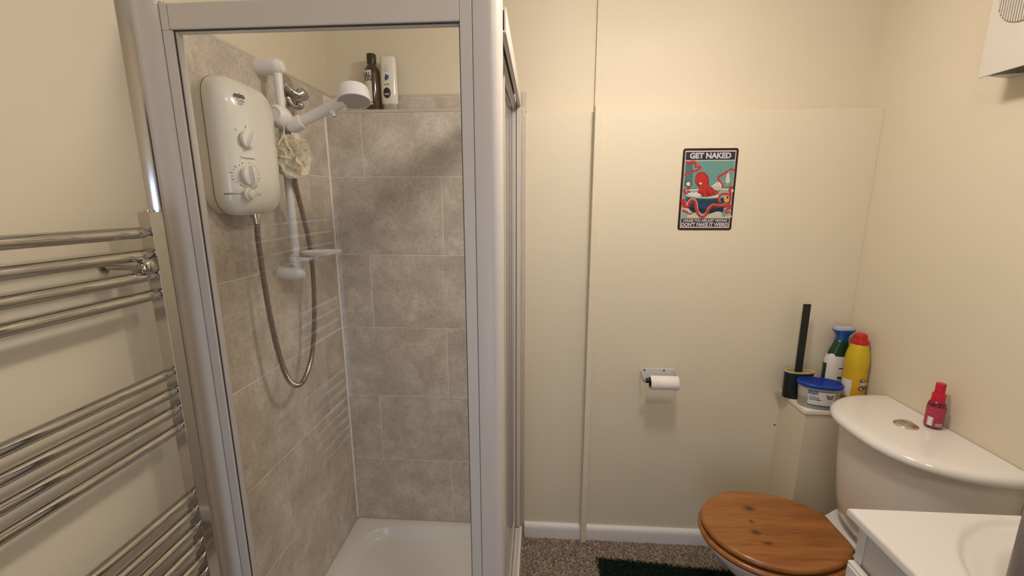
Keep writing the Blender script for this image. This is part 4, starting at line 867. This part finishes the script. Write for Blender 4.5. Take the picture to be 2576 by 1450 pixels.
# rebase the wooden parts so the grain coordinates sit on the seat
for o_ in (ld, st_):
    for v in o_.data.vertices: v.co -= Vector((1.56, PY, 0)) - TO.location * Vector((1, 1, 0)) if False else Vector((1.56 - TO.location.x, PY - TO.location.y, 0))
    o_.location = Vector((1.56 - TO.location.x, PY - TO.location.y, 0))
for yy in (PY - .075, PY + .075):
    b = BM(); cyl(b, (1.786, yy - .016, .347), (1.786, yy + .016, .347), .0070); cyl(b, (1.792, yy, .338), (1.792, yy, .3225), .0085); cyl(b, (1.775, yy - .014, .3470), (1.775, yy - .010, .3470), .0100); obj('hinge', b, M_chrome, TO)
b = BM(); lathe(b, [(.0175, .0002), (.0200, .002), (.0205, .006), (.0205, .066), (.0190, .076), (.0150, .083), (.0130, .084)], (1.9700, -.4180, .7515), n=36)
T = thing('air_freshener_spray', 'small pink spray bottle standing on the cistern lid against the wall', 'spray bottle', (1.9700, -.4180, .7515))
RB = (1.9700, -.4180); RZ = .7516
bo = obj('bottle_body', b, mat('dark_pink_liquid', (.16, .004, .022, 1), .12, coat=.6), T, angle=50)
b = BM(); lathe(b, [(.0150, .082), (.0150, .103), (.0142, .105), (.0112, .106), (.0112, .134), (.0104, .136), (.001, .1362)], (RB[0], RB[1], RZ), n=32); obj('cap', b, mat('hot_pink_plastic', (.56, .010, .040, 1), .35), T, angle=35)
fr_ = cylmap(RB, .0206, math.radians(-130), RZ); fr2 = cylmap(RB, .0210, math.radians(-130), RZ)
b = BM(); wrap_patch(b, fr_, -.034, .034, .008, .068, 0, 26); wrap_patch(b, fr2, -.016, -.003, .010, .036, 1, 6); wrap_patch(b, fr2, .003, .020, .010, .020, 3, 6)
fr3 = cylmap(RB, .0213, math.radians(-130), RZ)
for k in range(9): line(b, fr3, (-.015, .013 + .0024 * k), (-.004, .013 + .0024 * k), (.0012, .0006, .0015)[k % 3], 2)
for k in range(5): line(b, fr3, (.003, .060 - .006 * k), (.018, .060 - .006 * k), .0007, 4)
for k in range(2): line(b, fr3, (-.016, .060 - .010 * k), (-.005, .060 - .010 * k), .0008, 4)
obj('label', b, [mat('pink_label', (.42, .035, .075, 1), .4), M_white_t, M_black_t, mat('sage_patch', (.38, .38, .28, 1), .5), mat('pale_pink_print', (.62, .22, .26, 1), .5)], bo, smooth=False, recalc=False)

# ---------------------------------------------------------------- vanity with basin
V = thing('vanity_unit', 'white vanity cabinet standing against the right wall', 'vanity cabinet', (1.75, -1.08, ZF))
VY0, VY1 = -1.365, -.803
b = BM(); box(b, 1.500, WR - .004, VY1 - .018, VY1, ZF + .001, .742); box(b, 1.500, WR - .004, VY0, VY0 + .018, ZF + .001, .742); box(b, 1.512, WR - .004, VY0 + .018, VY1 - .018, ZF + .05, ZF + .066); box(b, WR - .012, WR - .004, VY0 + .018, VY1 - .018, ZF + .05, .742); obj('carcass', b, M_vanity, V, bevel=.0008)
b = BM(); box(b, 1.5035, 1.518, VY0 + .0185, VY1 - .0188, .630, .742); obj('false_front', b, mat('vanity_panel_board', (0.62, 0.58, 0.52, 1), .5), V, bevel=.0006)
def doorm(y0, y1):
    bm = BM(); box(bm, 1.4845, 1.4990, y0, y1, ZF + .06, .6400); return bm
for y0, y1, hy in ((-1.078, VY1 - .004, -1.045), (VY0 + .003, -1.084, -1.120)):
    d_o = obj('door', doorm(y0, y1), M_basin, V, bevel=.0022, seg=3)
    b = BM()
    for a in ((y0 + .006, y0 + .050, ZF + .068, .634), (y1 - .050, y1 - .006, ZF + .068, .634), (y0 + .0502, y1 - .0502, .590, .634), (y0 + .0502, y1 - .0502, ZF + .068, ZF + .112)): box(b, 1.4800, 1.4843, a[0], a[1], a[2], a[3])
    obj('door_moulding', b, M_basin, d_o, bevel=.0010)
    b = BM(); lathe(b, [(.006, 0), (.005, .012), (.011, .018), (.012, .024), (.006, .028), (.001, .0285)], (1.480, hy, .56), axis=(-1, 0, 0), n=24); obj('knob', b, M_chrome, d_o)
BA = thing('basin', 'white ceramic basin with round bowl on top of the vanity cabinet', 'basin', (1.75, -1.08, .742))
bm = BM(); bx0, bx1, by0, by1, BTZ = 1.4740, WR - .003, -1.372, -.7965, .760
BC = (1.790, -1.060)
def bz(x, y):
    r = math.hypot(x - BC[0], y - BC[1])
    def ss(a, c_, t_): t_ = max(0, min(1, (t_ - a) / (c_ - a))); return t_ * t_ * (3 - 2 * t_)
    d = .0085 * ss(.249, .238, r) + .007 * ss(.238, .205, r)
    d += .125 * ss(.205, .095, r)
    e = min(x - bx0, by1 - y, y - by0)
    if e < .007: d += .007 - math.sqrt(max(0, .007 ** 2 - (.007 - e) ** 2))
    return BTZ - d
def axis_pts(a, c_, n):
    base = [a + (c_ - a) * i / n for i in range(n + 1)]; return base
xs = sorted(set([bx0, bx0 + .0008, bx0 + .002, bx0 + .004, bx0 + .007] + [v for v in axis_pts(bx0 + .012, bx1, 88)]))
ys = sorted(set([by0, by0 + .0008, by0 + .002, by0 + .004, by0 + .007] + [v for v in axis_pts(by0 + .012, by1 - .012, 92)] + [by1 - .007, by1 - .004, by1 - .002, by1 - .0008, by1]))
gv = [[bm.verts.new((x, y, bz(x, y))) for y in ys] for x in xs]
for i in range(len(xs) - 1):
    for j in range(len(ys) - 1): bm.faces.new((gv[i][j], gv[i + 1][j], gv[i + 1][j + 1], gv[i][j + 1]))
def skirt(seq):
    for zz0, zz1 in ((None, .7428),):
        low = [bm.verts.new((v.co.x, v.co.y, zz1)) for v in seq]
        for k in range(len(seq) - 1): bm.faces.new((seq[k], seq[k + 1], low[k + 1], low[k]))
skirt([gv[0][j] for j in range(len(ys))]); skirt([gv[i][-1] for i in range(len(xs))]); skirt([gv[-1][j] for j in range(len(ys))][::-1]); skirt([gv[i][0] for i in range(len(xs))][::-1])
bmesh.ops.remove_doubles(bm, verts=bm.verts, dist=1e-6)
obj('basin_top', bm, M_basin, BA, angle=60)
b = BM(); lathe(b, [(.024, 0), (.024, .002), (.018, .003), (.001, .003)], (BC[0], BC[1], bz(BC[0], BC[1]) + .0002)); obj('plug_hole', b, M_chrome, BA)
b = BM(); cyl(b, (1.955, -1.06, .760), (1.955, -1.06, .86), .018); cyl(b, (1.955, -1.06, .835), (1.865, -1.06, .825), .011, .010); tp = obj('tap', b, M_chrome, BA, bevel=.002)
b = BM(); box(b, 1.925, 1.965, -1.068, -1.052, .862, .872); obj('tap_lever', b, M_chrome, tp, bevel=.003)
b = BM(); DP = (1.5220, -1.0920)
T = thing('soap_dispenser', 'mauve grey soap dispenser at the near edge of the basin', 'soap dispenser', (DP[0], DP[1], .7605))
lathe(b, [(.033, .0003), (.036, .004), (.036, .215), (.033, .223), (.014, .227), (.013, .237)], (DP[0], DP[1], .7605), n=40); obj('bottle_body', b, mat('mauve_grey_plastic', (.20, .165, .16, 1), .4), T, angle=50)
b = BM(); lathe(b, [(.016, .235), (.016, .247), (.006, .249), (.005, .263), (.009, .264), (.009, .270), (.001, .271)], (DP[0], DP[1], .7605), n=24); tube(b, [(DP[0], DP[1], 1.027), (DP[0] + .02, DP[1] + .01, 1.028), (DP[0] + .035, DP[1] + .017, 1.023)], .004, n=10); obj('pump', b, M_black, T)

# ---------------------------------------------------------------- extractor fan
F_ = thing('extractor_fan', 'white box extractor fan with round grille high on the right wall', 'fan', (WR, -.50, 1.83))
FXF = 1.905                                   # front plate; the housing widens towards the wall
fz0, fz1, fy0, fy1 = 1.7045, 1.975, -.622, -.4165
def fr4(x, dy, dz0, dz1): return [(x, fy0 - dy, fz0 - dz0), (x, fy1 + dy, fz0 - dz0), (x, fy1 + dy, fz1 + dz1), (x, fy0 - dy, fz1 + dz1)]
b = BM(); loft(b, [fr4(FXF, 0, 0, 0), fr4(FXF + .0045, .0005, .0005, 0), fr4(FXF + .006, -.004, -.004, -.004), fr4(WR - .001, .030, -.006, .01)]); obj('housing', b, mat('fan_plastic', (0.62, 0.57, 0.49, 1), .4), F_, bevel=.0012, smooth=False)
b = BM()
v_ = [(FXF + .012, fy1 - .020), (WR - .020, fy1 - .045), (WR - .020, fy0 + .05), (FXF + .012, fy0 + .02)]
loft(b, [[(x, y, z) for x, y in v_] for z in (fz0 + .0010, fz0 + .012)]); obj('air_slot', b, M_black, F_, smooth=False)
GC = (-.5020, 1.8720); gr = .0680
b = BM(); lathe(b, [(gr, -.0002), (gr, .0010), (gr - .0015, .0014), (gr - .002, .0004), (.001, .0004)], (FXF, GC[0], GC[1]), axis=(-1, 0, 0), n=56); g_ = obj('grille_recess', b, mat('grille_painted_shade', (.30, .24, .15, 1), .6), F_)  # shade behind the slats put into the disc's colour
b = BM(); k = -gr + .004
while k < gr - .002:
    h = math.sqrt(max(0, (gr - .002) ** 2 - k * k)); box(b, FXF - .0044, FXF - .0005, GC[0] + k - .0014, GC[0] + k + .0014, GC[1] - h, GC[1] + h); k += .0060
obj('grille_slats', b, bpy.data.materials['fan_plastic'], g_, bevel=.0004)

# ---------------------------------------------------------------- bath mat with shaggy pile
random.seed(11)
def inmat(x, y):
    if not (1.062 < x < 1.66 and -.70 < y < -.112 - (x - 1.07) * .07): return False
    if x > 1.46 and abs(y - PY) < .125: return False
    return True
BMt = thing('bath_mat', 'dark green shaggy pedestal mat on the carpet in front of the toilet', 'bath mat', (1.30, -.40, ZF))
b = BM()
poly_ = [(1.064, -.698), (1.658, -.698), (1.658, PY - .13), (1.47, PY - .13), (1.47, PY + .13), (1.658, PY + .13), (1.658, -.155), (1.07, -.116)]
vs0 = [b.verts.new((x, y, ZF + .001)) for x, y in poly_]; vs1 = [b.verts.new((x, y, ZF + .009)) for x, y in poly_]
b.faces.new(vs0[::-1]); b.faces.new(vs1)
for i in range(len(poly_)): b.faces.new((vs0[i], vs0[(i + 1) % 8], vs1[(i + 1) % 8], vs1[i]))
M_mat = mat('dark_green_pile', (.006, .020, .012, 1), .85, var=.5, vscale=60); obj('backing', b, M_mat, BMt, smooth=False)
b = BM(); cnt = 0
while cnt < 26000:
    x, y = random.uniform(1.055, 1.67), random.uniform(-.71, -.10)
    if not inmat(x, y): continue
    cnt += 1; a = random.uniform(0, 6.28); l = random.uniform(.006, .013); w_ = .0015; dx_, dy_ = random.gauss(0, .005), random.gauss(0, .005)
    p0_ = Vector((x, y, ZF + .008)); p1_ = p0_ + Vector((dx_, dy_, l)); s_ = Vector((math.cos(a), math.sin(a), 0)) * w_
    b.faces.new([b.verts.new(p) for p in (p0_ - s_, p0_ + s_, p1_ + s_ * .7, p1_ - s_ * .7)])
obj('pile', b, M_mat, BMt, kind='stuff', smooth=False, recalc=False)
b = BM(); random.seed(5)
for k in range(26000):
    x, y = random.uniform(.752, 1.60), random.uniform(-.62, -.012)
    if x > 1.0 and y > -.028 and x < 1.03: continue
    if inmat(x, y): continue
    if x > 1.40 and abs(y - PY) < .14: continue
    a = random.uniform(0, 6.28); l = random.uniform(.003, .007); s_ = Vector((math.cos(a), math.sin(a), 0)) * .0011; p0_ = Vector((x, y, ZF)); p1_ = p0_ + Vector((random.gauss(0, .0022), random.gauss(0, .0022), l))
    f = b.faces.new([b.verts.new(p) for p in (p0_ - s_, p0_ + s_, p1_ + s_, p1_ - s_)]); f.material_index = random.choice((0, 0, 1, 1, 2))
cp = obj('carpet_pile', b, [mat('pile_brown', (.16, .11, .08, 1), .95), mat('pile_beige', (.34, .26, .20, 1), .95), mat('pile_pale', (.52, .42, .34, 1), .95)], kind='stuff', smooth=False, recalc=False)
cp['label'] = 'short brown and beige flecked carpet pile on the floor'; cp['category'] = 'carpet'

# ---------------------------------------------------------------- ceiling lamp
CLm = thing('ceiling_lamp', 'white ceiling bar lamp with two round frosted globes', 'lamp', (1.17, -.99, ZC))
b = BM(); box(b, 1.135, 1.205, -1.42, -.56, ZC - .025, ZC - .0005); obj('ceiling_bar', b, M_rail, CLm, bevel=.004)
for lx, ly, lz, le in LAMPS:
    b = BM(); cyl(b, (lx, ly, ZC - .025), (lx, ly, lz + .030), .020); lathe(b, [(.022, .040), (.086, .020), (.089, .012), (.020, .015)], (lx, ly, lz), n=32); sk = obj('lamp_holder', b, M_chrome, CLm)
    b = BM(); lathe(b, [(.001, -.054), (.048, -.049), (.082, -.031), (.095, -.008), (.095, .0), (.084, .010), (.001, .014)], (lx, ly, lz), n=24); obj('globe', b, emis('warm_lamp_glow', LAMP_COL, le), sk, angle=180)

# ---------------------------------------------------------------- lift everything so the carpet is at z = 0
for o in list(C.objects):
    if o.parent is None and o.type in ('MESH', 'EMPTY'): o.location.z += FZ
for o in list(C.objects):
    if o.parent is not None: o.matrix_parent_inverse = Matrix.Identity(4)
